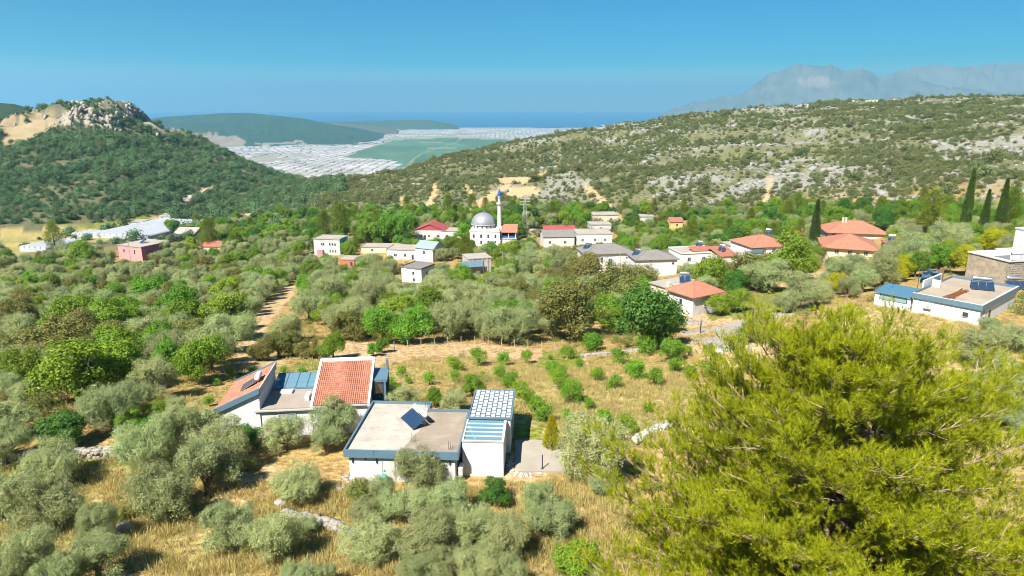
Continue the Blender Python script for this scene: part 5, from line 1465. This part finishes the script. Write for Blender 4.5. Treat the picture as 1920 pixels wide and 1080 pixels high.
o_, b_, k_, c_, d_ = 'olive', 'broad', 'oak', 'citrus', 'dark'
HAND = [
 # lower left grove
 (o_, 100, 872, 92), (o_, 95, 950, 116), (o_, 45, 1040, 112), (o_, 185, 1040, 104), (o_, 5, 935, 95), (o_, 195, 985, 75), (o_, 275, 842, 98), (o_, 360, 808, 98), (o_, 412, 845, 90),
 (o_, 392, 888, 100), (o_, 312, 930, 108), (d_, 466, 822, 46), (o_, 540, 812, 72), (o_, 556, 905, 84), (o_, 440, 985, 108), (o_, 520, 1008, 92), (o_, 578, 985, 40), (o_, 560, 1074, 58), (o_, 612, 1076, 45),
 ('bush', 236, 965, 34), ('bush', 455, 870, 40), ('bush', 470, 1025, 38), (o_, 5, 1075, 90), (o_, 110, 1085, 90),
 # in front of the flat-roofed villa
 (o_, 790, 885, 72), (o_, 715, 930, 66), (o_, 762, 950, 78), (o_, 845, 938, 84), ('bush', 672, 918, 48), (d_, 928, 924, 50), ('bush', 870, 917, 16),
 (o_, 700, 1012, 94), (o_, 800, 1002, 108), (o_, 890, 988, 90), (o_, 955, 1012, 94), (o_, 1030, 976, 86), (o_, 1012, 932, 62), (o_, 895, 1060, 82), (o_, 828, 1064, 66), (o_, 785, 1072, 60), (o_, 690, 962, 62), (o_, 960, 1072, 60),
 (o_, 1120, 848, 128), (o_, 1126, 908, 44), (b_, 1085, 1052, 72), (o_, 1108, 1074, 50), ('bush', 1060, 1062, 44),
 (o_, 628, 800, 72), (o_, 612, 830, 50),
 # left of the tiled villa
 (b_, 150, 705, 112), (b_, 222, 690, 92), (k_, 100, 640, 122), (k_, 28, 605, 76), (k_, 55, 572, 54), (b_, 165, 596, 88), (b_, 236, 606, 62), (b_, 430, 596, 88), (b_, 302, 640, 62), (b_, 376, 680, 84), (b_, 312, 672, 62),
 (o_, 15, 682, 82), (o_, 22, 725, 60), (o_, 215, 768, 90), (b_, 245, 790, 50), ('bush', 85, 762, 58), (o_, 15, 792, 84), (o_, 12, 838, 74), (d_, 130, 806, 64), (o_, 60, 740, 56), (b_, 305, 772, 44), (b_, 290, 802, 52), (o_, 255, 748, 50), (o_, 330, 770, 52),
 (o_, 475, 760, 20),
 # row behind the tiled villa
 (k_, 493, 655, 48), (k_, 522, 650, 46), (k_, 550, 646, 50), (k_, 580, 652, 44), (b_, 626, 652, 44), (o_, 540, 618, 54), (b_, 700, 655, 26), (b_, 716, 650, 24),
 # garden behind the flat-roofed villa
 (o_, 755, 744, 56), (b_, 733, 724, 28), (b_, 816, 748, 34), (o_, 852, 752, 46), (b_, 886, 726, 36), (b_, 726, 742, 26),
 ('thuja', 1034, 812, 32),
 # above the track
 (b_, 718, 614, 62), (b_, 775, 612, 66), (o_, 838, 606, 74), (o_, 885, 600, 66), (o_, 960, 608, 86), (o_, 655, 596, 66), (b_, 820, 565, 44), (o_, 905, 560, 62), (k_, 1075, 590, 118), (k_, 1020, 600, 50), (d_, 1207, 604, 108), (k_, 1150, 545, 105), (k_, 1105, 520, 66), (d_, 1264, 606, 36),
 (k_, 1190, 540, 70), (b_, 1113, 642, 36), (b_, 1255, 657, 44), (o_, 690, 565, 60), (o_, 740, 580, 60), (o_, 615, 560, 60), (o_, 580, 575, 62), (b_, 610, 590, 40),
 (k_, 1410, 505, 84), (b_, 1480, 490, 76), (o_, 1500, 552, 72), (b_, 1330, 520, 60), (o_, 1430, 520, 66), (o_, 1560, 520, 62), (d_, 1380, 530, 50), (b_, 1380, 565, 44), (b_, 1345, 572, 40), (o_, 1470, 570, 40),
 # right side
 (o_, 1840, 652, 76), (o_, 1885, 630, 60), (o_, 1830, 738, 80), (o_, 1885, 745, 100), (o_, 1850, 618, 44), (o_, 1905, 790, 60),
 ('gold', 1810, 492, 48), ('gold', 1688, 508, 40), ('gold', 1860, 455, 44), (b_, 1760, 485, 56), (o_, 1650, 515, 60), (o_, 1720, 470, 62), (o_, 1610, 505, 56), (o_, 1780, 455, 60),
 ('pine', 640, 415, 52), ('pine', 610, 425, 36), ('pine', 395, 440, 40), ('pine', 105, 445, 40), ('pine', 840, 388, 30), ('pine', 885, 380, 28), ('pine', 1740, 400, 60), ('pine', 1890, 390, 60), ('pine', 1500, 425, 30),
 (b_, 735, 432, 52), (b_, 690, 440, 44), (b_, 760, 420, 44), (b_, 870, 440, 30), (b_, 960, 470, 40), (b_, 940, 480, 40),
 (b_, 160, 480, 40), ('bush', 1400, 628, 46),
]
for h_ in HAND: tree(*h_)
# orchard
for (x, y, w) in [(854, 683, 28), (898, 670, 28), (945, 673, 24), (987, 671, 20), (1032, 670, 10), (1067, 658, 27), (1088, 681, 19), (1121, 702, 27), (1150, 717, 24), (1161, 668, 27), (1195, 695, 33), (1226, 708, 31), (1266, 683, 30), (1210, 650, 30), (1292, 699, 24),
                  (1034, 692, 25), (1051, 715, 33), (1075, 735, 38), (1054, 698, 25), (1103, 759, 20), (1135, 781, 28), (1172, 796, 32), (1216, 765, 22), (1290, 660, 18), (1067, 785, 25), (1083, 812, 28), (854, 705, 20), (805, 711, 20), (905, 702, 10), (972, 728, 28), (988, 744, 30), (1004, 760, 32), (1018, 775, 30), (955, 713, 26), (938, 700, 24), (755, 697, 20), (730, 714, 18),
                  (478, 695, 15), (532, 693, 15), (567, 700, 16), (432, 702, 16), (407, 717, 12), (393, 752, 18), (1330, 690, 30), (1333, 665, 26), (1180, 690, 22), (765, 712, 14)]:
    tree('citrus', x, y, w)
tree('cypress', 1523, 425, 17, .9); tree('cypress', 1806, 384, 17.5, 1.0); tree('cypress', 1840, 398, 16, .92); tree('cypress', 1871, 384, 17, 1.0)

# trees filling the slope, the groves and the village, each set down singly
GROVES = [
 ('slope', [(-80, 500), (100, 486), (330, 474), (560, 455), (640, 490), (1000, 520), (1000, 645), (640, 640), (600, 560), (540, 540), (470, 620), (430, 690), (330, 740), (-80, 840)], {'olive': .64, 'broad': .24, 'oak': .12}, (4.6, 7.8)),
 ('middle', [(940, 470), (1560, 470), (1580, 500), (1300, 590), (1240, 640), (1000, 640), (940, 560)], {'olive': .4, 'broad': .34, 'oak': .26}, (4.6, 7.2)),
 ('right', [(1480, 440), (1990, 432), (1990, 540), (1840, 480), (1640, 545), (1500, 590)], {'olive': .62, 'broad': .28, 'gold': .1}, (4, 6)),
 ('village', [(320, 400), (1990, 395), (1990, 470), (1000, 490), (560, 490), (320, 455)], {'broad': .55, 'olive': .25, 'dark': .12, 'pine': .08}, (5, 8)),
 ('field', [(940, 472), (1085, 478), (1085, 522), (940, 520)], {'bush': .6, 'broad': .4}, (2.6, 3.6)),
]
OPEN = SOIL_TRACKS + GOLD + GREEN_PATCH + [[(120, 420), (300, 418), (300, 452), (130, 458)], [(28, 450), (95, 450), (95, 476), (28, 476)], [(1262, 640), (1262, 600), (1480, 575), (1480, 610), (1380, 660), (1330, 660)], [(790, 505), (890, 505), (890, 525), (790, 525)], [(950, 520), (1085, 522), (1085, 540), (950, 540)], [(975, 430), (1015, 432), (1015, 470), (985, 470)]]
rf_ = np.random.default_rng(23)
MASS = {}                       # kind -> far trees past the 300 that show largest
LIMIT = {'olive': 298, 'broad': 280}
NC_ = 30000
_az = rf_.uniform(-.66, .74, NC_); _r = np.sqrt(rf_.uniform(55 ** 2, 440 ** 2, NC_))
CX, CY = _r * np.sin(_az), _r * np.cos(_az); CZ = ground(CX, CY)
QX, QY, QW = project(CX, CY, CZ)
blocked = np.zeros(NC_, bool)
for pl_ in OPEN: blocked |= in_poly(QX, QY, pl_)
order = np.argsort(_r)
grid = {}
def near_ok(x, y, rad):
    gx, gy = int(x // 8), int(y // 8)
    for i in range(gx - 1, gx + 2):
        for j in range(gy - 1, gy + 2):
            for (a, b, c) in grid.get((i, j), ()):
                if (x - a) ** 2 + (y - b) ** 2 < ((rad + c) * .86) ** 2: return False
    return True
def grid_add(x, y, rad): grid.setdefault((int(x // 8), int(y // 8)), []).append((x, y, rad))
for q in TREE_XY: grid_add(*q)
for o in scene.objects:          # keep clear of houses
    if o.get('category') in ('house', 'shed', 'villa', 'mosque', 'greenhouse', 'hut'): grid_add(o.location.x, o.location.y + 4, 6.5)
fill = []
for (gname, poly, mix, (w0, w1)) in GROVES:
    idx = np.where(in_poly(QX, QY, poly) & ~blocked)[0]
    kk_ = list(mix); pp_ = np.array(list(mix.values())) / sum(mix.values())
    for i in idx:
        w = rf_.uniform(w0, w1); x, y = CX[i], CY[i]
        if not near_ok(x, y, w / 2): continue
        hpx = w * F / QW[i]
        bad = False
        for (a0, b0, a1, b1, dy) in PROTECT:
            if y < dy + 14 and QX[i] + hpx * .42 > a0 and QX[i] - hpx * .42 < a1 and QY[i] - hpx * .85 < b1 and QY[i] > b0: bad = True; break
        if bad: continue
        grid_add(x, y, w / 2)
        fill.append((hpx, str(rf_.choice(kk_, p=pp_)), (float(x), float(y), float(CZ[i])), float(w)))
fill.sort(reverse=True)
cnt = {}
for t_ in TREES: cnt[t_[1]] = cnt.get(t_[1], 0) + 1
for (hpx, kd, p_, w) in fill:
    cnt[kd] = cnt.get(kd, 0) + 1
    if cnt[kd] > LIMIT.get(kd, 280): MASS.setdefault(kd, []).append((p_, w))
    else: tree_at(kd, p_, w)
print('trees', cnt, {k: len(v) for k, v in MASS.items()})

# ------------------------------------------------------------------ the big pine in the right foreground
def big_pine():
    r_ = np.random.default_rng(5)
    base = np.array([12.5, 23.6]); gz = float(ground(*base))
    top = 20.6 - gz
    t = thing('pine_tree', 'huge bright yellow-green pine filling the lower right foreground', 'pine tree', (base[0], base[1], gz))
    tr = MB(); br = MB(); tw = MB()
    leader = [Vector((0, 0, -.6)), Vector((.15, .1, top * .3)), Vector((-.2, .15, top * .6)), Vector((.05, -.1, top * .85)), Vector((0, 0, top * .98))]
    tr.tube([tuple(p) for p in leader], [.42, .34, .22, .1, .03], 10)
    def lead(z):
        for a, b in zip(leader[:-1], leader[1:]):
            if z <= b.z: return a.lerp(b, (z - a.z) / (b.z - a.z))
        return leader[-1]
    sp, sd, sl = [], [], []
    nb = 165
    for i in range(nb):
        f = (i + .5) / nb
        z = top * (.14 + .84 * f ** .88) + r_.normal() * .25
        a = i * 2.39996 + r_.normal() * .25
        dt_ = max(.0, top - z); Rm = min(9.9, 2.0 * min(1, dt_ / 1.2) ** .7 + .88 * dt_ + .3)
        Rm *= r_.uniform(.6, 1.0)
        rise = r_.uniform(.16, .74) * min(Rm, 5.5)
        o = lead(z); dirh = Vector((math.cos(a), math.sin(a), 0))
        pts = []
        sway = r_.normal() * .12
        for q in range(7):
            u = q / 6
            h_ = Vector((math.cos(a + sway * u), math.sin(a + sway * u), 0))
            pts.append(o + h_ * Rm * u + Vector((0, 0, rise * (u ** 1.6) - .12 * Rm * math.sin(math.pi * u) * .5)))
        r0 = .035 + .014 * Rm
        br.tube([tuple(p) for p in pts], [r0 * (1 - .85 * q / 6) for q in range(7)], 5)
        nsub = int(7 + Rm * 2.6)
        for k in range(nsub):
            u = 1 - .78 * (1 - (k + r_.random() * .6) / nsub) ** 1.2
            u = min(u, .995)
            fi = u * 6; i0 = min(int(fi), 5); p = pts[i0].lerp(pts[i0 + 1], fi - i0)
            sgn = 1 if k % 2 else -1
            ang = a + sgn * r_.uniform(.45, 1.15)
            ln = (.45 + (1 - u) * Rm * .34 + .35) * r_.uniform(.6, 1.15)
            d = Vector((math.cos(ang), math.sin(ang), r_.uniform(.1, 1.5))).normalized()
            if k == nsub - 1: d = (pts[6] - pts[5]).normalized()
            e = p + d * ln
            tw.tube([tuple(p), tuple(p.lerp(e, .5) + Vector((0, 0, -.03))), tuple(e)], [.016, .011, .005], 3, False)
            ns = max(4, int(ln / .07))
            for q in range(ns):
                v = 1 - .8 * ((q + r_.random()) / ns) ** 1.5
                sp.append(np.array(p + d * (ln * v)) + r_.normal(size=3) * .10)
                dd = np.array(d) * .5 + np.array([0, 0, .8]) + r_.normal(size=3) * .5
                sd.append(dd); sl.append(r_.uniform(.75, 1.25))
    sp = np.array(sp); sd = unit(np.array(sd)); sl = np.array(sl)
    print('pine shoots', len(sp))
    per = 22
    n = len(sp)
    u = np.tile(np.linspace(0, 1, per), n)
    B_ = np.repeat(sp, per, 0); D_ = np.repeat(sd, per, 0); S_ = np.repeat(sl, per)
    pos = B_ + D_ * (u * .24 * S_)[:, None]
    perp = unit(np.cross(D_, r_.normal(size=D_.shape)))
    nd = unit(D_ * (.75 + .5 * u)[:, None] + perp * .75)
    ln = .155 * S_ * r_.uniform(.75, 1.2, len(pos))
    side = unit(np.cross(nd, r_.normal(size=nd.shape))) * .0088
    V = np.stack([pos - side, pos + side, pos + nd * ln[:, None]], 1).reshape(-1, 3)
    cm = np_mesh('crown', V, np.arange(len(V)).reshape(-1, 3), PINEM)
    # one tone for each shoot: islands are single needles, so tone comes from noise as well
    o = link(bpy.data.objects.new('crown', cm)); o.parent = t
    tr.build('trunk', PINEBARK, t, True); br.build('branches', PINEBARK, t, True)
    tag(tw.build('twigs', TWIG, t), kind='stuff')
    # bare pale dead twigs poking out
    dt = MB()
    for i in range(30):
        z = top * r_.uniform(.25, .8); a = r_.uniform(2.6, 5.6); Rm = 8.4 * (1 - ((z / top - .16) / .84)) ** .6
        o_ = lead(z); p0 = o_ + Vector((math.cos(a), math.sin(a), .15)) * Rm * r_.uniform(.55, .8)
        d = Vector((math.cos(a + r_.normal() * .5), math.sin(a + r_.normal() * .5), r_.uniform(-.1, .6))).normalized()
        e = p0 + d * r_.uniform(.8, 1.9)
        dt.tube([tuple(p0), tuple(p0.lerp(e, .5) + Vector((0, 0, .06))), tuple(e)], [.022, .015, .005], 4, False)
        for q in range(3):
            s0 = p0.lerp(e, .4 + .2 * q); s1 = s0 + (d + Vector((r_.normal() * .6, r_.normal() * .6, r_.normal() * .5))) * .35
            dt.tube([tuple(s0), tuple(s1)], [.010, .004], 3, False)
    tag(dt.build('dead_twigs', TWIG, t), kind='stuff')
big_pine()

# ------------------------------------------------------------------ masses nobody could count, as instances on points
def proto_col(name, meshes):
    c = bpy.data.collections.new(name)
    for i, me_ in enumerate(meshes):
        c.objects.link(bpy.data.objects.new('%s_%02d' % (name, i), me_))
    return c

def scatter(name, pts, scl, col, nproto, seed, tilt=.12, label=None, cat=None, zs=None):
    r_ = np.random.default_rng(seed); n = len(pts)
    me_ = bpy.data.meshes.new(name); me_.vertices.add(n)
    me_.vertices.foreach_set('co', np.ascontiguousarray(pts, np.float32).ravel())
    rot = np.stack([r_.normal(size=n) * tilt, r_.normal(size=n) * tilt, r_.random(n) * 6.283], 1)
    sc3 = np.stack([scl, scl, scl * (r_.uniform(.8, 1.2, n) if zs is None else zs)], 1)
    for an, ty, dat, key in (('rot', 'FLOAT_VECTOR', rot, 'vector'), ('scl', 'FLOAT_VECTOR', sc3, 'vector'), ('idx', 'INT', r_.integers(0, nproto, n), 'value')):
        at_ = me_.attributes.new(an, ty, 'POINT')
        at_.data.foreach_set(key, (dat.astype(np.int32) if ty == 'INT' else dat.astype(np.float32)).ravel())
    o = link(bpy.data.objects.new(name, me_))
    ng = bpy.data.node_groups.new(name, 'GeometryNodeTree')
    ng.interface.new_socket('Geometry', in_out='INPUT', socket_type='NodeSocketGeometry')
    ng.interface.new_socket('Geometry', in_out='OUTPUT', socket_type='NodeSocketGeometry')
    gi = ng.nodes.new('NodeGroupInput'); go = ng.nodes.new('NodeGroupOutput')
    ip = ng.nodes.new('GeometryNodeInstanceOnPoints')
    ci = ng.nodes.new('GeometryNodeCollectionInfo'); ci.inputs[0].default_value = col; ci.inputs[1].default_value = True; ci.inputs[2].default_value = True
    L = ng.links
    L.new(gi.outputs[0], ip.inputs['Points']); L.new(ci.outputs[0], ip.inputs['Instance']); ip.inputs['Pick Instance'].default_value = True
    for an, ty, sock in (('idx', 'INT', 'Instance Index'), ('rot', 'FLOAT_VECTOR', 'Rotation'), ('scl', 'FLOAT_VECTOR', 'Scale')):
        na = ng.nodes.new('GeometryNodeInputNamedAttribute'); na.data_type = ty; na.inputs[0].default_value = an
        L.new([s__ for s__ in na.outputs if s__.enabled][0], ip.inputs[sock])
    L.new(ip.outputs[0], go.inputs[0])
    md = o.modifiers.new('scatter', 'NODES'); md.node_group = ng
    tag(o, label, cat, None, 'stuff')
    return o

# far trees of the groves that come after the 300 largest of their kind
for kd, lst in MASS.items():
    src = ALT.get(kd, (kd,))[0]
    col = proto_col('mass_' + kd, [v[0] for v in KIND[src][0]])
    P_ = np.array([p_ for p_, w in lst]); S_ = np.array([w for p_, w in lst]) / KIND[src][1]
    scatter('distant_' + NAMES[kd][0] + 's', P_, S_, col, len(KIND[src][0]), 4, .03, 'distant %s crowns merging in the groves and round the village' % NAMES[kd][1], 'trees')

def shrub_mesh(seed, mat, n=150, L=.42, W=.30):
    c, _ = lobed_crown(seed, 2.0, 1.25, .05, 7, n, 2, L, W, mat, lr=(.24, .36), spread=.35)
    return c
SCRUB_COL = proto_col('scrub_proto', [shrub_mesh(100 + i, SCRUB, 260, .30, .21) for i in range(5)])
FOREST_COL = proto_col('forest_proto', [shrub_mesh(120 + i, FOREST, 330, .27, .19) for i in range(5)])
UNDER_COL = proto_col('under_proto', [shrub_mesh(140 + i, UNDER, 140, .26, .14) for i in range(4)])
rh = np.random.default_rng(77)
def polar_points(n, a0, a1, r0, r1, bias=2.0):
    az = rh.uniform(a0, a1, n); r_ = (rh.uniform(r0 ** bias, r1 ** bias, n)) ** (1 / bias)
    x, y = r_ * np.sin(az), r_ * np.cos(az); z = ground(x, y)
    return x, y, z, az, r_
# right hill and saddle
x, y, z, az, r_ = polar_points(70000, -.44, .86, 335, 1060, 1.75)
qx, qy, _ = project(x, y, z)
keep = np.ones(len(x), bool)
for pl_ in SOIL_TRACKS: keep &= ~in_poly(qx, qy, pl_)
dens = fbm(x / 34, y / 34, 3)
rocky = sstep(.5, .62, fbm(x / 60 + 200, y / 60, 3)) * sstep(1000, 1200, qx)
keep &= rh.random(len(x)) < np.clip(.66 + 3.0 * (dens - .42) - .42 * rocky, .16, 1)
keep &= ~((az < -.30) & (r_ > 520 + (az + .44) * 900))
lm = (az < -.30)
scatter('hill_scrub', np.stack([x, y, z - .2], 1)[keep], np.clip(np.exp(rh.normal(size=len(x)) * .42) * .74 * (.6 + .9 * dens), .3, 3.0)[keep], SCRUB_COL, 5, 1, .1, 'dense grey-green scrub covering the rocky hillside', 'scrub')
# left hill: thick dark woodland
x, y, z, az, r_ = polar_points(30000, -.80, -.24, 395, 1120, 1.8)
qx, qy, _ = project(x, y, z)
keep = ((az < -.30) | (r_ > 560)) & ~((qx < 320) & (qy > 420))
for pl_ in SOIL_TRACKS + GOLD + GREEN_PATCH: keep &= ~in_poly(qx, qy, pl_)
keep |= (rh.random(len(x)) < .06)
dens = fbm(x / 40, y / 40, 3)
cx, cyy = 920 * S * math.sin(-0.548), 920 * S * math.cos(-0.548)
dsum = np.hypot(x - cx, (y - cyy) * .8)
crag = (1 - sstep(120, 210, dsum)) * sstep(.42, .5, fbm(x / 25 + 3, y / 40, 3))
keep &= rh.random(len(x)) < np.clip(.55 + 1.2 * (dens - .4), .25, 1) * (1 - .8 * crag)
scatter('hill_woodland', np.stack([x, y, z - .2], 1)[keep], np.clip(np.exp(rh.normal(size=len(x)) * .38) * 1.45 * (.6 + .9 * dens), .6, 4.0)[keep], FOREST_COL, 5, 2, .1, 'dark green woodland covering the left hill', 'woodland')
# undergrowth in the groves and along the village
x, y, z, az, r_ = polar_points(26000, -.75, .8, 36, 345, 1.7)
qx, qy, _ = project(x, y, z)
keep = np.ones(len(x), bool)
for pl_ in OPEN: keep &= ~in_poly(qx, qy, pl_)
keep &= ~((y < 64) & (x > -30) & (x < 2))
for o in scene.objects:
    if o.get('category') in ('house', 'shed', 'villa', 'mosque', 'greenhouse', 'hut') : keep &= np.hypot(x - o.location.x, y - o.location.y - 4) > 9
for (a0, b0, a1, b1, dy) in PROTECT: keep &= ~((y < dy) & (qx > a0) & (qx < a1) & (qy > b0) & (qy < b1 + 6))
keep &= rh.random(len(x)) < np.clip(.03 + 1.8 * (fbm(x / 16 + 70, y / 16, 3) - .42), .02, .8)
scatter('undergrowth', np.stack([x, y, z - .1], 1)[keep], rh.uniform(.22, .75, len(x))[keep], UNDER_COL, 4, 3, .1, 'low undergrowth between the trees of the groves', 'undergrowth')
# dry grass
def tuft(seed):
    r_ = np.random.default_rng(seed); n = 26
    a = r_.random(n) * 6.283; q = np.sqrt(r_.random(n)) * .3
    b0 = np.stack([np.cos(a) * q, np.sin(a) * q, np.zeros(n)], 1)
    d = unit(np.stack([np.cos(a) * .4, np.sin(a) * .4, np.ones(n)], 1) + r_.normal(size=(n, 3)) * .22)
    V, Fc = kites(b0, d, r_.uniform(.25, .6, n), .035, r_)
    return np_mesh('tuft', V, Fc, DRYG)
GRASS_COL = proto_col('grass_proto', [tuft(i) for i in range(5)])
x, y, z, az, r_ = polar_points(90000, -.72, .75, 26, 150, 1.25)
qx, qy, _ = project(x, y, z)
gm = np.zeros(len(x), bool)
for pl_ in GOLD: gm |= in_poly(qx, qy, pl_)
gm |= rh.random(len(x)) < .22
for pl_ in SOIL_TRACKS[:2] + SOIL_TRACKS[9:11]: gm &= ~in_poly(qx, qy, pl_) | (rh.random(len(x)) < .06)
gm &= rh.random(len(x)) < np.clip(.2 + 2.4 * (fbm(x / 5, y / 5, 3) - .3), .05, 1)
gm &= ~((x > -27) & (x < 4.4) & (y > 48.6) & (y < 66) & ~((y > 61) & (x > -11)) )
scatter('dry_grass', np.stack([x, y, z - .03], 1)[gm], rh.uniform(.6, 1.35, len(x))[gm], GRASS_COL, 5, 6, .1, 'golden dry grass standing between the olives and in the orchard', 'grass')
# limestone showing through the scrub
ROCK_COL = proto_col('rock_proto', [np_mesh('rock', *STONES[i], HILLROCK) for i in range(8)])
x, y, z, az, r_ = polar_points(26000, -.30, .86, 335, 1000, 1.5)
qx, qy, _ = project(x, y, z)
nz_ = fbm(x / 60 + 200, y / 60, 3) * .6 + fbm(x / 17, y / 17 + 80, 3) * .4
pr = np.clip((nz_ - .47) * 7, 0, 1) * (.12 + .88 * sstep(880, 1250, qx)) * (.35 + .65 * sstep(215, 330, qy))
keep = rh.random(len(x)) < pr
scatter('limestone_outcrops', np.stack([x, y, z + .1], 1)[keep], (rh.uniform(.6, 1.7, len(x)) + 2.2 * (rh.random(len(x)) > .95))[keep], ROCK_COL, 8, 7, .25, 'pale limestone outcrops breaking through the hillside scrub', 'rocks', rh.uniform(.4, .8, keep.sum()))
# crags on the left summit
x, y, z, az, r_ = polar_points(5200, -.66, -.42, 850, 1090, 2)
qx, qy, _ = project(x, y, z)
pr = in_poly(qx, qy, [(105, 222), (135, 196), (200, 188), (250, 200), (262, 215), (235, 228), (215, 262), (198, 272), (185, 240), (150, 235), (120, 240)]) * .75
pr = pr * sstep(.36, .52, fbm(x / 14, y / 40 + 20, 3)) + .012
keep = rh.random(len(x)) < pr
CRAG_COL = proto_col('crag_proto', [np_mesh('crag', STONES[i][0] * np.array([.55, .8, 2.2]), STONES[i][1], paint('crag_limestone', (.36, .31, .27), .95, .18, .3, (.2, .17, .155), .6, .7)) for i in range(8)])
scatter('summit_crags', np.stack([x, y, z - .8], 1)[keep], rh.uniform(1.6, 4.4, len(x))[keep], CRAG_COL, 8, 8, .42, 'pale limestone crags round the top of the left hill', 'rocks')

# greenhouses of the coastal plain: thousands of pale roofs, far away
gv, gf, k = [], [], 0
rg = np.random.default_rng(9)
marsh1 = [(640, 296), (740, 258), (840, 254), (1080, 266), (990, 302), (860, 302), (760, 322), (738, 300)]
for (x0, x1, y0, y1) in ((-2500, -200, 2150, 4900), (-1500, 1900, 5100, 8900)):
    gx_, gy_ = np.meshgrid(np.arange(x0, x1, 44.), np.arange(y0, y1, 32.)); X = gx_.ravel(); Y = gy_.ravel(); n = len(X)
    X = X + rg.normal(size=n) * 2 + 9 * np.sin(Y / 300); Y = Y + rg.normal(size=n) * 2
    pick_ = (rg.random(n) < .82) & (vnoise(X / 90, Y / 60 + 40) > .22); X = X[pick_]; Y = Y[pick_]; n = len(X)
    qx, qy, _ = project(X, Y, np.full(n, SEA))
    ok = ~in_poly(qx, qy, marsh1) & (fbm(X / 420 + 8, Y / 420, 2) > .30)
    for a, b in zip(X[ok], Y[ok]):
        w, l, h = rg.uniform(16, 22), rg.uniform(10, 15.5), rg.uniform(2.5, 4)
        th = .18 + .1 * math.sin(a / 700); c, s_ = math.cos(th), math.sin(th)
        pr_ = [(-w, -l, 0), (w, -l, 0), (w, l, 0), (-w, l, 0), (-w, -l, h), (w, -l, h), (w, l, h), (-w, l, h), (-w, 0, h + 2), (w, 0, h + 2)]
        gv += [(a + u * c - v * s_, b + u * s_ + v * c, SEA - .5 + q) for u, v, q in pr_]
        gf += [(k, k + 1, k + 5, k + 4), (k + 1, k + 2, k + 6, k + 5), (k + 2, k + 3, k + 7, k + 6), (k + 3, k, k + 4, k + 7), (k + 4, k + 5, k + 9, k + 8), (k + 6, k + 7, k + 8, k + 9)]
        k += 10
FARPL = paint('far_greenhouse_roof', (.36, .34, .335), .7, .22, .006)
gh = link(bpy.data.objects.new('greenhouse_fields', np_mesh('greenhouse_fields', np.array(gv), np.array(gf), FARPL)))
tag(gh, 'pale sea of greenhouse roofs on the coastal plain', 'greenhouses', None, 'stuff')

# ------------------------------------------------------------------ labels for the trees: by kind, landmark, side and nearness
LOOK = {'olive': 'silvery olive tree', 'broad': 'bright green leafy tree', 'oak': 'brownish-green dense tree', 'dark': 'dark green leafy tree', 'citrus': 'small round citrus tree', 'bush': 'low bushy shrub', 'pine': 'yellow-green pine', 'cypress': 'tall narrow cypress', 'thuja': 'golden upright conifer', 'gold': 'golden-leaved shrub'}
GRP = {'olive': 'olive trees on the slope', 'broad': 'green trees among the olives', 'oak': 'brownish-green trees among the olives', 'dark': 'dark green trees', 'citrus': 'citrus trees of the orchard', 'bush': 'shrubs', 'pine': 'pines of the village', 'cypress': 'cypresses', 'thuja': 'golden conifers', 'gold': 'golden shrubs'}
LAND += [(1540, 800, 'the big pine'), (1350, 640, 'the white rubble heap'), (120, 857, 'the long dry stone wall'), (600, 985, 'the low tumbled wall'), (1225, 812, 'the pale orchard wall'), (1100, 720, 'the middle of the orchard'),
         (300, 720, 'the dark rock pile'), (900, 650, 'the earth track'), (660, 545, 'the short pole in the olives'), (30, 560, 'the left-edge utility pole'), (60, 465, 'the left-edge greenhouse'), (225, 435, 'the long greenhouse tunnels'), (1840, 380, 'the cypress trio'), (1400, 610, 'the lane'), (960, 1040, 'the bottom edge centre'), (100, 1060, 'the bottom left corner'), (470, 610, 'the left earth track'), (200, 600, 'the left grove centre')]
ORD = ['nearest', 'second nearest', 'third nearest', 'fourth nearest', 'fifth nearest', 'sixth nearest', 'seventh nearest', 'eighth nearest', 'ninth nearest', 'tenth nearest', 'eleventh nearest', 'twelfth nearest', 'thirteenth nearest', 'fourteenth nearest', 'fifteenth nearest']
ORD += ['%dth nearest' % i for i in range(16, 60)]
buck = {}
for (t, kd, tx, ty, by, w) in TREES:
    dbest = min(LAND, key=lambda l: (l[0] - tx) ** 2 + ((l[1] - ty) * 1.6) ** 2)
    dx, dy = tx - dbest[0], (ty - dbest[1]) * 1.6
    sd_ = ('right of' if dx > 0 else 'left of') if abs(dx) > abs(dy) else ('below' if dy > 0 else 'above')
    buck.setdefault((kd, dbest[2], sd_), []).append((math.hypot(dx, dy), t))
for (kd, ph, sd_), lst in buck.items():
    lst.sort(key=lambda q: q[0])
    for i, (d0, t) in enumerate(lst):
        t['label'] = '%s %s %s, %s' % (LOOK[kd], sd_, ph, ORD[i]) if len(lst) > 1 else '%s %s %s' % (LOOK[kd], sd_, ph)
        t['group'] = GRP[kd]
for o in scene.objects:
    if o.get('category') and not o.get('kind'): o['kind'] = 'thing'
